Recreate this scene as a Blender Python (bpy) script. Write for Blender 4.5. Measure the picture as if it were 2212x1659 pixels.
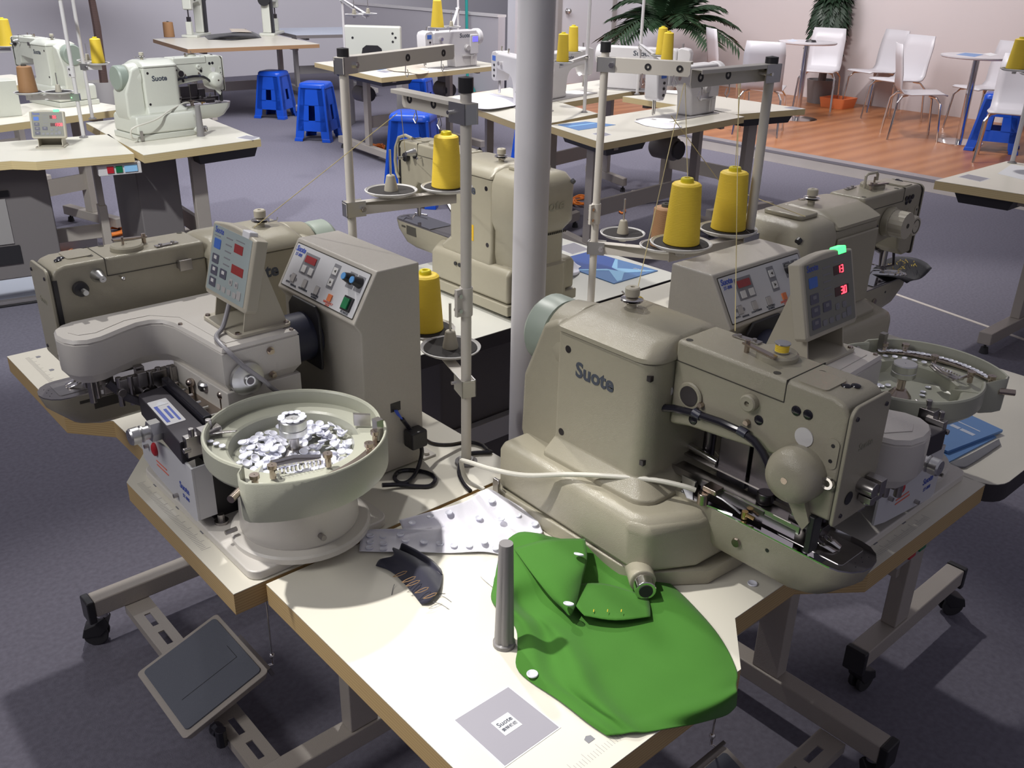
import bpy, math, random
from mathutils import Vector, Matrix
random.seed(7)
for o in list(bpy.data.objects): bpy.data.objects.remove(o)
S = bpy.context.scene
COL = S.collection
PI = math.pi
rad = math.radians

# ------------------------------------------------------------------ camera
CAM = Vector((0.0, 0.0, 1.68))
FPX, PITCH, ROLL, YAW = 1989.64, rad(24.7995), rad(1.2531), rad(41.9682)
fw = Vector((math.sin(YAW)*math.cos(PITCH), math.cos(YAW)*math.cos(PITCH), -math.sin(PITCH)))
rt0 = Vector((math.cos(YAW), -math.sin(YAW), 0)); up0 = rt0.cross(fw)
RT = math.cos(ROLL)*rt0 + math.sin(ROLL)*up0
UP = -math.sin(ROLL)*rt0 + math.cos(ROLL)*up0
cd = bpy.data.cameras.new('camera'); cam = bpy.data.objects.new('camera', cd); COL.objects.link(cam)
cd.sensor_width = 36.0; cd.lens = FPX/2212*36.0; cd.clip_start = .05; cd.clip_end = 100
mw = Matrix((RT, UP, -fw)).transposed().to_4x4(); mw.translation = CAM
cam.matrix_world = mw
S.camera = cam

def G(px, py, z):
    """where the sight line through a photo pixel meets the height z"""
    d = RT*((px-1106)/FPX) + UP*((829.5-py)/FPX) + fw
    return CAM + d*((z-CAM.z)/d.z)

# ------------------------------------------------------------------ light and exposure
S.view_settings.view_transform = 'Standard'; S.view_settings.look = 'None'
S.view_settings.exposure = 0.0; S.view_settings.gamma = 1.0
S.view_settings.use_curve_mapping = False
W = bpy.data.worlds.new('hall'); S.world = W; W.use_nodes = True
bg = W.node_tree.nodes['Background']; bg.inputs[0].default_value = (.90, .87, 1.0, 1); bg.inputs[1].default_value = .23

def spot(name, loc, aim, energy, size, blend, radius, color=(1, .97, .93)):
    l = bpy.data.lights.new(name, 'SPOT'); l.energy = energy; l.spot_size = rad(size); l.spot_blend = blend
    l.shadow_soft_size = radius; l.color = color
    o = bpy.data.objects.new(name, l); COL.objects.link(o); o.location = loc
    o.rotation_euler = (Vector(aim)-Vector(loc)).to_track_quat('-Z', 'Y').to_euler()
def area(name, loc, aim, energy, sx, sy, color=(1, 1, 1)):
    l = bpy.data.lights.new(name, 'AREA'); l.shape = 'RECTANGLE'; l.size = sx; l.size_y = sy; l.energy = energy; l.color = color
    o = bpy.data.objects.new(name, l); COL.objects.link(o); o.location = loc
    o.rotation_euler = (Vector(aim)-Vector(loc)).to_track_quat('-Z', 'Y').to_euler()
spot('unseen_spot', (-.25, 2.0, 3.9), (.66, .82, .78), 600, 18, .95, .05)
spot('unseen_spot', (1.4, 3.3, 4.0), (.72, 1.75, .9), 270, 42, .6, .06)
spot('unseen_spot', (3.5, 3.6, 4.2), (1.95, 1.6, 1.0), 330, 27, .6, .06)
spot('unseen_spot', (-1.2, 2.7, 4.2), (1.55, 1.85, 1.15), 420, 20, .6, .06)
spot('unseen_spot', (5.2, 3.2, 4.2), (4.9, 1.6, .78), 260, 44, .6, .06)  # added spot, only to brighten the table at the right edge
area('fill_area', (-2.0, 1.7, 3.3), (.9, 1.3, .7), 44, 1.4, 1.0, (1, .98, .95))  # added soft fill for the sides facing left; stands for no real fitting
spot('unseen_spot', (-.6, 2.2, 4.3), (1.4, 5.3, .85), 850, 42, .6, .10, (.97, 1, 1))  # added frontal fill so the left group's near faces come out bright
spot('unseen_spot', (2.4, 6.6, 4.2), (2.9, 5.0, 0), 170, 95, .8, .1, (.95, .96, 1))
spot('unseen_spot', (3.6, 3.6, 4.4), (4.8, 4.4, .6), 380, 80, .8, .1, (1, .97, .95))
spot('unseen_spot', (7.2, 4.6, 4.3), (10.0, 5.2, 0.3), 380, 95, .8, .1, (1, .95, .92))
area('fill_area', (3.0, 6.5, 4.6), (4.8, 10.5, .6), 380, 5.0, 1.2, (.96, .96, 1))  # broad fill towards the back wall, from an unseen source
area('fill_area', (7.5, 6.5, 4.6), (9.8, 8.5, .9), 170, 4.0, 1.0, (1, .96, .96))  # broad fill towards the far right corner, from an unseen source

# ------------------------------------------------------------------ materials
MATS = {}
def mat(name, col, rough=.5, metal=0, noise=0, nscale=200, bump=0, bscale=400, spec=.5, emit=None, alpha=None, trans=0, sheen=0, coat=0):
    m = bpy.data.materials.new(name); m.use_nodes = True; nt = m.node_tree; b = nt.nodes['Principled BSDF']
    b.inputs['Base Color'].default_value = (*col, 1); b.inputs['Roughness'].default_value = rough
    b.inputs['Metallic'].default_value = metal; b.inputs['Specular IOR Level'].default_value = spec
    if coat: b.inputs['Coat Weight'].default_value = coat; b.inputs['Coat Roughness'].default_value = .12
    if trans: b.inputs['Transmission Weight'].default_value = trans
    if sheen: b.inputs['Sheen Weight'].default_value = sheen
    if emit: b.inputs['Emission Color'].default_value = (*emit[:3], 1); b.inputs['Emission Strength'].default_value = emit[3]
    tc = nt.nodes.new('ShaderNodeTexCoord')
    if noise:
        n = nt.nodes.new('ShaderNodeTexNoise'); n.inputs['Scale'].default_value = nscale; n.inputs['Detail'].default_value = 4
        nt.links.new(tc.outputs['Object'], n.inputs['Vector'])
        mx = nt.nodes.new('ShaderNodeMix'); mx.data_type = 'RGBA'
        mx.inputs['A'].default_value = (*[c*(1-noise) for c in col], 1); mx.inputs['B'].default_value = (*[min(1, c*(1+noise)) for c in col], 1)
        nt.links.new(n.outputs['Fac'], mx.inputs['Factor']); nt.links.new(mx.outputs['Result'], b.inputs['Base Color'])
    if bump:
        n2 = nt.nodes.new('ShaderNodeTexNoise'); n2.inputs['Scale'].default_value = bscale; n2.inputs['Detail'].default_value = 2
        nt.links.new(tc.outputs['Object'], n2.inputs['Vector'])
        bp = nt.nodes.new('ShaderNodeBump'); bp.inputs['Strength'].default_value = bump; bp.inputs['Distance'].default_value = .002
        nt.links.new(n2.outputs['Fac'], bp.inputs['Height']); nt.links.new(bp.outputs['Normal'], b.inputs['Normal'])
    MATS[name] = m
    return m
def wave_mat(name, c1, c2, scale, axis='Z', rough=.6, dist=2.0, bump=0, profile='SIN', stretch=(1, 1, 1)):
    m = mat(name, c1, rough); nt = m.node_tree; b = nt.nodes['Principled BSDF']
    tc = nt.nodes.new('ShaderNodeTexCoord'); mp = nt.nodes.new('ShaderNodeMapping'); mp.inputs['Scale'].default_value = stretch
    w = nt.nodes.new('ShaderNodeTexWave'); w.bands_direction = axis; w.inputs['Scale'].default_value = scale; w.inputs['Distortion'].default_value = dist
    w.inputs['Detail'].default_value = 2; w.wave_profile = profile
    nt.links.new(tc.outputs['Object'], mp.inputs['Vector']); nt.links.new(mp.outputs['Vector'], w.inputs['Vector'])
    mx = nt.nodes.new('ShaderNodeMix'); mx.data_type = 'RGBA'; mx.inputs['A'].default_value = (*c1, 1); mx.inputs['B'].default_value = (*c2, 1)
    nt.links.new(w.outputs['Fac'], mx.inputs['Factor']); nt.links.new(mx.outputs['Result'], b.inputs['Base Color'])
    if bump:
        bp = nt.nodes.new('ShaderNodeBump'); bp.inputs['Strength'].default_value = bump; bp.inputs['Distance'].default_value = .001
        nt.links.new(w.outputs['Fac'], bp.inputs['Height']); nt.links.new(bp.outputs['Normal'], b.inputs['Normal'])
    return m
mat('enamel', (.365, .338, .258), .24, bump=.28, bscale=1000, noise=.03, nscale=60)
mat('enamel_white', (.64, .61, .565), .24, bump=.2, bscale=1000)
mat('enamel_box', (.46, .43, .38), .27, bump=.3, bscale=1000, noise=.05, nscale=300)
mat('enamel_bowl', (.38, .385, .315), .28, bump=.12, bscale=600)
mat('enamel_far', (.60, .61, .54), .35, bump=.2, bscale=300)
mat('plastic_cream', (.48, .445, .36), .4)
mat('wheel_green', (.30, .35, .30), .4)
mat('paint_frame', (.40, .36, .32), .38, bump=.4, bscale=500)
mat('paint_white', (.62, .60, .60), .4, bump=.1, bscale=300)
mat('paint_pole', (.62, .585, .53), .35)
mat('pole_grey', (.52, .51, .54), .45, noise=.06, nscale=9)
mat('laminate', (.70, .67, .575), .33, noise=.015, nscale=25)
mat('laminate_white', (.70, .70, .64), .35, noise=.015, nscale=25)
wave_mat('ply', (.50, .36, .17), (.40, .27, .12), 60, 'Z', .55, 3.0, 0, stretch=(.15, .15, 1))
wave_mat('ply_pale', (.64, .52, .28), (.56, .43, .22), 40, 'Z', .55, 3.0, 0, stretch=(.15, .15, 1))
wave_mat('ply_brown', (.36, .22, .12), (.28, .16, .08), 40, 'Z', .55, 3.0, 0, stretch=(.15, .15, 1))
mat('edge_black', (.035, .03, .035), .5)
mat('chrome', (.75, .73, .72), .12, 1)
mat('steel', (.42, .40, .39), .28, 1, noise=.1, nscale=80)
mat('steel_dark', (.12, .11, .12), .35, 1)
mat('steel_warm', (.45, .38, .33), .25, 1)
mat('alu', (.62, .62, .62), .32, 1)
mat('brass', (.60, .42, .18), .3, 1)
mat('bed_plate', (.36, .34, .34), .22, .85)
mat('bed_chrome', (.60, .60, .63), .07, 1)
mat('black', (.022, .021, .024), .4)
mat('rubber', (.028, .027, .03), .7)
mat('black_gloss', (.015, .014, .02), .15)
mat('anodized', (.055, .05, .06), .38, .4)
mat('navy_motor', (.03, .032, .055), .35)
mat('felt', (.030, .027, .027), .9, bump=.4, bscale=900)
mat('seam', (.06, .055, .045), .8)
mat('letter', (.065, .075, .10), .5)
mat('letter_emboss', (.30, .29, .22), .4)
mat('letter_blue', (.06, .10, .42), .5)
mat('letter_red', (.75, .16, .10), .5)
mat('print_white', (.62, .64, .68), .5)
mat('print_grey', (.22, .22, .24), .5)
mat('print_pale', (.66, .65, .64), .45)
mat('panel_white', (.60, .60, .62), .35)
mat('panel_face', (.36, .42, .42), .3)
mat('panel_face_dark', (.20, .20, .17), .3)
mat('key_blue', (.06, .16, .55), .35)
mat('key_dark', (.10, .10, .14), .35)
mat('key_grey', (.45, .43, .42), .45)
mat('display_red', (.32, .035, .035), .25)
mat('display_dim', (.06, .012, .012), .25)
mat('led_red', (.9, .05, .05), .4, emit=(1, .03, .05, 6))
mat('led_green', (.1, .9, .2), .4, emit=(.05, 1, .15, 3))
mat('led_clear', (.8, .8, .82), .2)
mat('screen_cyan', (.3, .8, .9), .3, emit=(.25, .80, .88, 1.0))
mat('screen_blue', (.1, .1, .9), .3, emit=(.12, .10, 1, 1.6))
mat('lamp_glow', (1, 1, 1), .3, emit=(1, 1, 1, 12))
mat('orange', (.72, .20, .07), .45)
mat('orange_cord', (.80, .22, .03), .45)
mat('green_rocker', (.01, .16, .06), .25)
mat('red', (.45, .02, .03), .35)
mat('sky_knob', (.10, .30, .62), .4)
mat('grey_plastic', (.22, .21, .21), .4)
mat('grey_cable', (.30, .29, .31), .4)
mat('white_cable', (.62, .60, .53), .45)
mat('wire_blue', (.03, .08, .5), .4)
wave_mat('thread_yellow', (.90, .66, .06), (.82, .57, .04), 110, 'Z', .6, 2.5, .25)
wave_mat('thread_brown', (.36, .19, .085), (.30, .155, .065), 130, 'Z', .65, 1.5, .5)
mat('thread_line', (.62, .52, .25), .6)
mat('spool_yellow', (.72, .62, .02), .4)
def cloth_mat(name, col, scale=1500, rough=.85, sheen=.3):
    return mat(name, col, rough, bump=.25, bscale=scale, noise=.05, nscale=30, sheen=sheen, spec=.2)
cloth_mat('cloth_green', (.052, .175, .022), sheen=.1)
cloth_mat('cloth_white', (.84, .83, .90), sheen=.05); cloth_mat('denim', (.028, .028, .045)); cloth_mat('denim_back', (.16, .16, .18))
cloth_mat('cloth_black', (.015, .014, .018)); cloth_mat('cloth_beige', (.60, .52, .42))
mat('stitch', (.36, .22, .11), .7)
mat('stitch_yellow', (.75, .55, .05), .7)
mat('button', (.82, .83, .93), .22, spec=.5)
mat('paper', (.72, .72, .74), .6)
mat('brochure_blue', (.11, .24, .50), .4, noise=.06, nscale=14)
mat('brochure_deep', (.05, .11, .38), .35); mat('brochure_pale', (.30, .58, .86), .35)
mat('brochure_print', (.55, .60, .70), .4)
mat('sticker_grey', (.30, .29, .33), .5)
mat('pad_rubber', (.115, .125, .155), .6, bump=.5, bscale=900)
mat('stool_blue', (.008, .075, .52), .3, spec=.5)
mat('chair_white', (.56, .54, .57), .35)
mat('leaf', (.018, .045, .018), .5); mat('leaf_dark', (.012, .03, .014), .5)
wave_mat('trunk', (.13, .08, .07), (.07, .045, .04), 30, 'Z', .9, 4, .8)
mat('pot', (.5, .48, .46), .5)
mat('teal', (.02, .28, .26), .4)
mat('box_yellow', (.75, .65, .03), .5)
mat('control_dark', (.17, .155, .155), .5, bump=.2, bscale=400)
mat('control_grey', (.30, .285, .28), .5)
mat('wall_paint', (.58, .56, .60), .8, noise=.02, nscale=2)
mat('wall_pink', (.56, .50, .50), .8, noise=.02, nscale=2)
mat('wall_white', (.60, .60, .64), .75)
mat('partition', (.46, .44, .47), .75)
mat('kerb', (.55, .50, .46), .7, noise=.08, nscale=6)
mat('kerb_metal', (.34, .32, .34), .4, .5)
mat('label_yellow', (.80, .50, .03), .5)
m = mat('carpet', (.165, .157, .195), .95, noise=.30, nscale=70, bump=.6, bscale=400, spec=.1)
n = m.node_tree.nodes
wave_mat('laminate_floor', (.40, .165, .065), (.31, .115, .042), .9, 'Y', .34, 7.0, 0, stretch=(.12, 1.6, 1))

# ------------------------------------------------------------------ mesh building
class MB:
    def __init__(s): s.v = []; s.f = []; s.m = []; s.x = None; s.mi = 0
    def av(s, pts):
        i = len(s.v)
        for p in pts:
            p = Vector(p)
            s.v.append(s.x(p) if s.x else p)
        return i
    def af(s, f): s.f.append(tuple(f)); s.m.append(s.mi)
    def box(s, x0, x1, y0, y1, z0, z1):
        return s.prism([(x0, y0), (x1, y0), (x1, y1), (x0, y1)], z0, z1)
    def cbox(s, c, sx, sy, sz): return s.box(c[0]-sx/2, c[0]+sx/2, c[1]-sy/2, c[1]+sy/2, c[2]-sz/2, c[2]+sz/2)
    def prism(s, poly, a, b, axis='z'):
        return s.loft([(poly, a), (poly, b)], axis)
    def loft(s, rings, axis='z', cap=True):
        def e(p, a):
            return (p[0], p[1], a) if axis == 'z' else ((p[0], a, p[1]) if axis == 'y' else (a, p[0], p[1]))
        n = len(rings[0][0]); st = [s.av([e(p, a) for p in poly]) for poly, a in rings]
        for k in range(len(st)-1):
            for i in range(n):
                j = (i+1) % n; s.af((st[k]+i, st[k]+j, st[k+1]+j, st[k+1]+i))
        if cap:
            s.af(tuple(st[0]+i for i in reversed(range(n)))); s.af(tuple(st[-1]+i for i in range(n)))
        return s
    def rings(s, R, cap=True, closed=False):
        """loft through rings of 3D points"""
        n = len(R[0]); st = [s.av(r) for r in R]
        for k in range(len(st)-1 + (1 if closed else 0)):
            a, b = st[k], st[(k+1) % len(st)]
            for i in range(n):
                j = (i+1) % n; s.af((a+i, a+j, b+j, b+i))
        if cap and not closed:
            s.af(tuple(st[0]+i for i in reversed(range(n)))); s.af(tuple(st[-1]+i for i in range(n)))
        return s
    def tube(s, pts, r, n=8, closed=False, cap=True):
        P = [Vector(p) for p in pts]; R = []; prev = None
        for i, p in enumerate(P):
            if closed: t = P[(i+1) % len(P)]-P[i-1]
            else: t = P[min(i+1, len(P)-1)]-P[max(i-1, 0)]
            t.normalize()
            if prev is None:
                a = Vector((0, 0, 1)) if abs(t.z) < .9 else Vector((1, 0, 0)); u = t.cross(a).normalized()
            else:
                u = prev-t*prev.dot(t)
                if u.length < 1e-6: u = t.orthogonal()
                u.normalize()
            prev = u; w = t.cross(u); rr = r[i] if isinstance(r, (list, tuple)) else r
            R.append([p+(u*math.cos(k*2*PI/n)+w*math.sin(k*2*PI/n))*rr for k in range(n)])
        return s.rings(R, cap, closed)
    def cyl(s, p0, p1, r0, r1=None, n=20):
        return s.tube([p0, p1], [r0, r0 if r1 is None else r1], n)
    def lathe(s, prof, c=(0, 0, 0), n=28, axis='z', a0=0, a1=2*PI):
        """profile of (radius, height) turned about an axis through c"""
        full = abs(a1-a0-2*PI) < 1e-6; k = n if full else n+1; R = []
        for i in range(k):
            a = a0+(a1-a0)*i/n; ca, sa = math.cos(a), math.sin(a); ring = []
            for r, h in prof:
                q = (r*ca, r*sa, h) if axis == 'z' else ((r*ca, h, r*sa) if axis == 'y' else (h, r*ca, r*sa))
                ring.append((c[0]+q[0], c[1]+q[1], c[2]+q[2]))
            R.append(ring)
        st = [s.av(r) for r in R]; m = len(prof)
        for i in range(n):
            a, b = st[i], st[(i+1) % k]
            for j in range(m-1): s.af((a+j, a+j+1, b+j+1, b+j))
        if not full:
            s.af(tuple(st[0]+j for j in range(m))); s.af(tuple(st[-1]+j for j in reversed(range(m))))
        return s
    def ball(s, c, r, n=14, sq=(1, 1, 1)):
        m = n//2; prof = [(max(1e-5, math.sin(PI*i/m)), -math.cos(PI*i/m)) for i in range(m+1)]
        ox = s.x
        def f(p): q = Vector((c[0]+p.x*r*sq[0], c[1]+p.y*r*sq[1], c[2]+p.z*r*sq[2])); return ox(q) if ox else q
        s.x = f; s.lathe(prof, n=n); s.x = ox
        return s
    def surf(s, grid):
        """a sheet through a grid of points"""
        n = len(grid[0]); st = [s.av(r) for r in grid]
        for k in range(len(grid)-1):
            for i in range(n-1): s.af((st[k]+i, st[k]+i+1, st[k+1]+i+1, st[k+1]+i))
        return s

BASE = {}          # where a thing's own origin lies in the frame its shapes are given in
class Frame:
    def __init__(s, o=(0, 0, 0), deg=0): s.o = Vector(o); s.a = rad(deg); s.R = Matrix.Rotation(s.a, 3, 'Z')
    def w(s, p): return s.o+s.R @ Vector(p)
    def l(s, p): return s.R.transposed() @ (Vector(p)-s.o)
WORLD = Frame()
def props(o, label, cat, group=None, kind=None):
    if label: o['label'] = label
    if cat: o['category'] = cat
    if group: o['group'] = group
    if kind: o['kind'] = kind
def thing(name, label, cat, F=WORLD, base=(0, 0, 0), group=None):
    o = bpy.data.objects.new(name, None); COL.objects.link(o); o.empty_display_size = .05
    o.location = F.w(base); o.rotation_euler = (0, 0, F.a); props(o, label, cat, group); BASE[o.name] = Vector(base)
    return o
def mesh_of(name, mb, mats, base, bevel=0, seg=2, sharp=32):
    me = bpy.data.meshes.new(name); me.from_pydata([tuple(v-base) for v in mb.v], [], mb.f)
    for mm in (mats if isinstance(mats, (list, tuple)) else [mats]): me.materials.append(MATS[mm])
    me.polygons.foreach_set('material_index', mb.m)
    import bmesh
    bm = bmesh.new(); bm.from_mesh(me); bmesh.ops.remove_doubles(bm, verts=bm.verts, dist=1e-6); bmesh.ops.recalc_face_normals(bm, faces=bm.faces); bm.to_mesh(me); bm.free()
    me.polygons.foreach_set('use_smooth', [True]*len(me.polygons))
    if not bevel: me.set_sharp_from_angle(angle=rad(sharp))
    me.update()
    return me
def finish(o, bevel, seg, solid=0, sub=0):
    if bevel:
        b = o.modifiers.new('soft_edges', 'BEVEL'); b.width = bevel; b.segments = seg; b.limit_method = 'ANGLE'; b.angle_limit = rad(35); b.harden_normals = True
    if solid:
        m_ = o.modifiers.new('thickness', 'SOLIDIFY'); m_.thickness = solid; m_.offset = 0
    if sub:
        m_ = o.modifiers.new('smooth', 'SUBSURF'); m_.levels = sub; m_.render_levels = sub
def pieces(mb):
    """the separate pieces of a builder, each a builder of its own"""
    par = list(range(len(mb.v)))
    def find(i):
        while par[i] != i: par[i] = par[par[i]]; i = par[i]
        return i
    for f in mb.f:
        a = find(f[0])
        for i in f[1:]: par[find(i)] = a
    out = {}
    for f, m_ in zip(mb.f, mb.m): out.setdefault(find(f[0]), []).append((f, m_))
    res = []
    for fs in out.values():
        q = MB(); ix = {}
        for f, m_ in fs:
            for i in f:
                if i not in ix: ix[i] = len(q.v); q.v.append(mb.v[i])
            q.f.append(tuple(ix[i] for i in f)); q.m.append(m_)
        res.append(q)
    return res
def part(name, mb, mats, parent, bevel=0, seg=2, label=None, solid=0, sub=0, sharp=32, split=False):
    if split:
        for q in pieces(mb): o = part(name, q, mats, parent, bevel, seg, label, solid, sub, sharp)
        return o
    base = BASE[parent.name]
    o = bpy.data.objects.new(name, mesh_of(name, mb, mats, base, bevel, seg, sharp)); COL.objects.link(o); o.parent = parent
    BASE[o.name] = base; finish(o, bevel, seg, solid, sub)
    if label: o['label'] = label
    return o
def solo(name, mb, mats, label, cat, F=WORLD, base=(0, 0, 0), group=None, bevel=0, seg=2, kind=None, solid=0, sub=0, sharp=32):
    base = Vector(base)
    o = bpy.data.objects.new(name, mesh_of(name, mb, mats, base, bevel, seg, sharp)); COL.objects.link(o)
    o.location = F.w(base); o.rotation_euler = (0, 0, F.a); BASE[o.name] = base; props(o, label, cat, group, kind); finish(o, bevel, seg, solid, sub)
    return o
def struct(name, mb, mats, bevel=0):
    return solo(name, mb, mats, None, None, kind='structure', bevel=bevel)
def rrect(x0, x1, y0, y1, r, n=5):
    """rounded rectangle; r one radius or four, from (x0,y0) anticlockwise"""
    rs = r if isinstance(r, (list, tuple)) else [r]*4; P = []
    for (cx, cy, a), q in zip(((x0, y0, PI), (x1, y0, 1.5*PI), (x1, y1, 0), (x0, y1, .5*PI)), rs):
        ox = cx+(q if cx == x0 else -q); oy = cy+(q if cy == y0 else -q)
        if q <= 0: P.append((cx, cy)); continue
        for i in range(n+1): t = a+.5*PI*i/n; P.append((ox+q*math.cos(t), oy+q*math.sin(t)))
    return P
def plane_x(o, r, u):
    """a map from (right, up, out) on a face to the frame of the thing"""
    o, r, u = Vector(o), Vector(r).normalized(), Vector(u).normalized(); nn = r.cross(u)
    return lambda p: o+r*p.x+u*p.y+nn*p.z
TXT = {}
def text_pts(s, bold=0):
    k = (s, bold)
    if k not in TXT:
        c = bpy.data.curves.new('lettering', 'FONT'); c.body = s; c.size = 1; c.align_x = 'CENTER'; c.align_y = 'CENTER'; c.offset = bold; c.extrude = .02; c.resolution_u = 3
        o = bpy.data.objects.new('lettering', c); COL.objects.link(o); dg = bpy.context.evaluated_depsgraph_get(); dg.update()
        me = bpy.data.meshes.new_from_object(o.evaluated_get(dg))
        TXT[k] = ([v.co.copy() for v in me.vertices], [tuple(f.vertices) for f in me.polygons]); bpy.data.objects.remove(o); bpy.data.curves.remove(c); bpy.data.meshes.remove(me)
    return TXT[k]
def letters(mb, s, fn, cx, cy, size, bold=.02, sx=1.0, slant=0, lift=.0004):
    V, Fc = text_pts(s, bold); old = mb.x; mb.x = fn
    i0 = mb.av([Vector((cx+(v.x*sx+slant*v.y)*size, cy+v.y*size, lift*(.2 if v.z < 0 else 1.0))) for v in V]); mb.x = old
    for f in Fc: mb.af(tuple(i0+i for i in f))
    return mb

# ------------------------------------------------------------------ the setting
b = MB(); b.box(-6, 16, -5, 18, -.05, 0); struct('floor', b, 'carpet')
b = MB(); b.box(7.70, 11.25, -4, 9.6, 0, .10); plat = struct('floor_platform', b, 'laminate_floor')
b = MB(); b.box(7.60, 7.70, -4, 9.6, 0, .085); part('kerb', b, 'kerb', plat)
b = MB(); b.box(7.595, 7.72, -4, 9.6, .085, .106); part('kerb_strip', b, 'kerb_metal', plat)
b = MB(); b.box(11.25, 11.40, -5, 9.6, 0, 3.4); struct('wall_right', b, 'wall_pink')
b = MB(); b.box(8.55, 11.40, 9.6, 9.75, 0, 3.4); struct('wall_corner', b, 'wall_white')
b = MB(); b.box(8.40, 8.52, 9.76, 13.5, 0, .98); pa = struct('wall_side', b, 'partition')
b = MB(); b.box(8.385, 8.535, 9.76, 13.5, .98, 1.01); part('cap_rail', b, 'paint_white', pa)
b = MB(); b.box(-6, 16, 13.5, 13.65, 0, 3.4); struct('wall_back', b, 'wall_paint')
b = MB(); b.box(-6, -5.85, -5, 13.65, 0, 3.4); struct('wall_left', b, 'wall_paint')
b = MB(); b.box(9.35, 10.35, 9.565, 9.60, .05, 2.15); dr = struct('door_1', b, 'wall_white')
for x0, x1 in ((9.27, 9.35), (10.35, 10.43)):
    b = MB(); b.box(x0, x1, 9.55, 9.60, .0, 2.2); part('door_frame', b, 'control_grey', dr)
b = MB(); b.lathe([(.001, -.075), (.02, -.075), (.033, -.06), (.03, -.04), (.014, -.03), (.014, -.01), (.034, -.008), (.034, 0)], (9.45, 9.565, 1.05), 16, 'y'); part('door_knob', b, 'alu', dr)
b = MB(); b.box(11.0, 11.25, 9.2, 9.6, .1, 3.4); struct('trim_1', b, 'wall_paint')
# the round hall column between the four tables
cc = (1.325, 1.425)
b = MB(); b.lathe([(.001, 0), (.0375, 0), (.0375, 3.3), (.001, 3.3)], (cc[0], cc[1], 0), 40)
col = solo('column', b, 'pole_grey', 'round grey hall column rising between the four foreground tables', 'column', base=(cc[0], cc[1], 0))

# ------------------------------------------------------------------ tables
def caster(F, x, y, parent, z=-.78, turn=.4):
    b = MB(); b.cyl((x, y, z+.085), (x, y, z+.10), .016, n=12)
    c = part('caster', b, 'chrome', parent)
    dx, dy = math.cos(turn), math.sin(turn); wx, wy = x+.022*dx, y+.022*dy
    b = MB()
    for s in (-1, 1):
        ox, oy = -dy*.011*s, dx*.011*s
        b.tube([(wx+ox*.5, wy+oy*.5, z+.032), (wx+ox*1.6, wy+oy*1.6, z+.032)], .031, 16)
    part('caster_wheel', b, 'rubber', c, bevel=.003)
    b = MB(); b.x = lambda p: Vector((wx+dx*p.x-dy*p.y, wy+dy*p.x+dx*p.y, z+p.z))
    b.prism([(.034, .03), (.026, .058), (0, .068), (-.03, .086), (-.038, .07), (-.03, .05), (-.012, .03)], -.021, .021, 'y')
    part('caster_hood', b, 'black', c, bevel=.003)
    return c
NOTCH = [(0, .435), (.072, .53), (.072, .70), (0, .785)]
def table(name, label, F, D=.6, Lw=1.2, notch=False, round_r=0, top='laminate', edge='ply', thick=.04, feet=((.2, 1.02)), foot_x=(.03, .60), leg_x=.33, leg_mat='paint_frame',
          casters=True, rail=None, detail=True, group=None, base_z=-.78, leg_w=.04, drawer=None):
    """frame at the top of the table: x away from the operator, y to his left"""
    t = thing(name, label, 'table', F, (D/2, Lw/2, base_z), group)
    poly = rrect(0, D, 0, Lw, round_r)
    if notch: poly = [(0, 0), (D, 0), (D, Lw), (0, Lw)]+list(reversed(NOTCH))
    b = MB(); b.mi = 1; b.loft([(poly, -thick), (poly, -.0015)], 'z'); b.mi = 0; b.prism(poly, -.0015, 0)
    part('tabletop', b, [top, edge], t)
    for fy in feet:
        b = MB(); b.box(foot_x[0], foot_x[1], fy-.025, fy+.025, base_z+.10, base_z+.15)
        ft = part('foot', b, leg_mat, t, bevel=.004)
        if detail:
            for ex, s in ((foot_x[0], -1), (foot_x[1], 1)):
                b = MB(); b.box(min(ex, ex+.02*s), max(ex, ex+.02*s), fy-.027, fy+.027, base_z+.085, base_z+.152); part('foot_cap', b, 'black', ft, bevel=.004)
        b = MB(); b.box(leg_x-.035, leg_x+.035, fy-leg_w/2, fy+leg_w/2, base_z+.15, -.30); b.box(leg_x-.028, leg_x+.028, fy-leg_w/2+.006, fy+leg_w/2-.006, -.31, -thick)
        part('leg', b, leg_mat, t, bevel=.003)
        if casters:
            for ex in (foot_x[0]+.02, foot_x[1]-.02): caster(F, ex, fy, t, base_z, 2.6+ex)
        else:
            for ex in (foot_x[0]+.03, foot_x[1]-.03):
                b = MB(); b.cyl((ex, fy, base_z), (ex, fy, base_z+.03), .022, .018, 12); b.cyl((ex, fy, base_z+.02), (ex, fy, base_z+.10), .006, n=8); part('levelling_foot', b, 'rubber', t)
        b = MB(); b.box(.06, D-.06, fy-.02, fy+.02, -thick-.03, -thick); part('bracket', b, leg_mat, t, bevel=.003)
    b = MB(); b.box(leg_x+.02, leg_x+.05, feet[0], feet[1], base_z+.30, base_z+.37); part('stretcher', b, leg_mat, t, bevel=.003)
    if drawer:
        y0, y1 = drawer
        b = MB(); b.loft([(rrect(.05, .33, y0, y1, .01), -thick), (rrect(.07, .30, y0+.02, y1-.02, .01), -thick-.05)]); part('drawer', b, 'black', t)
    return t

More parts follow.
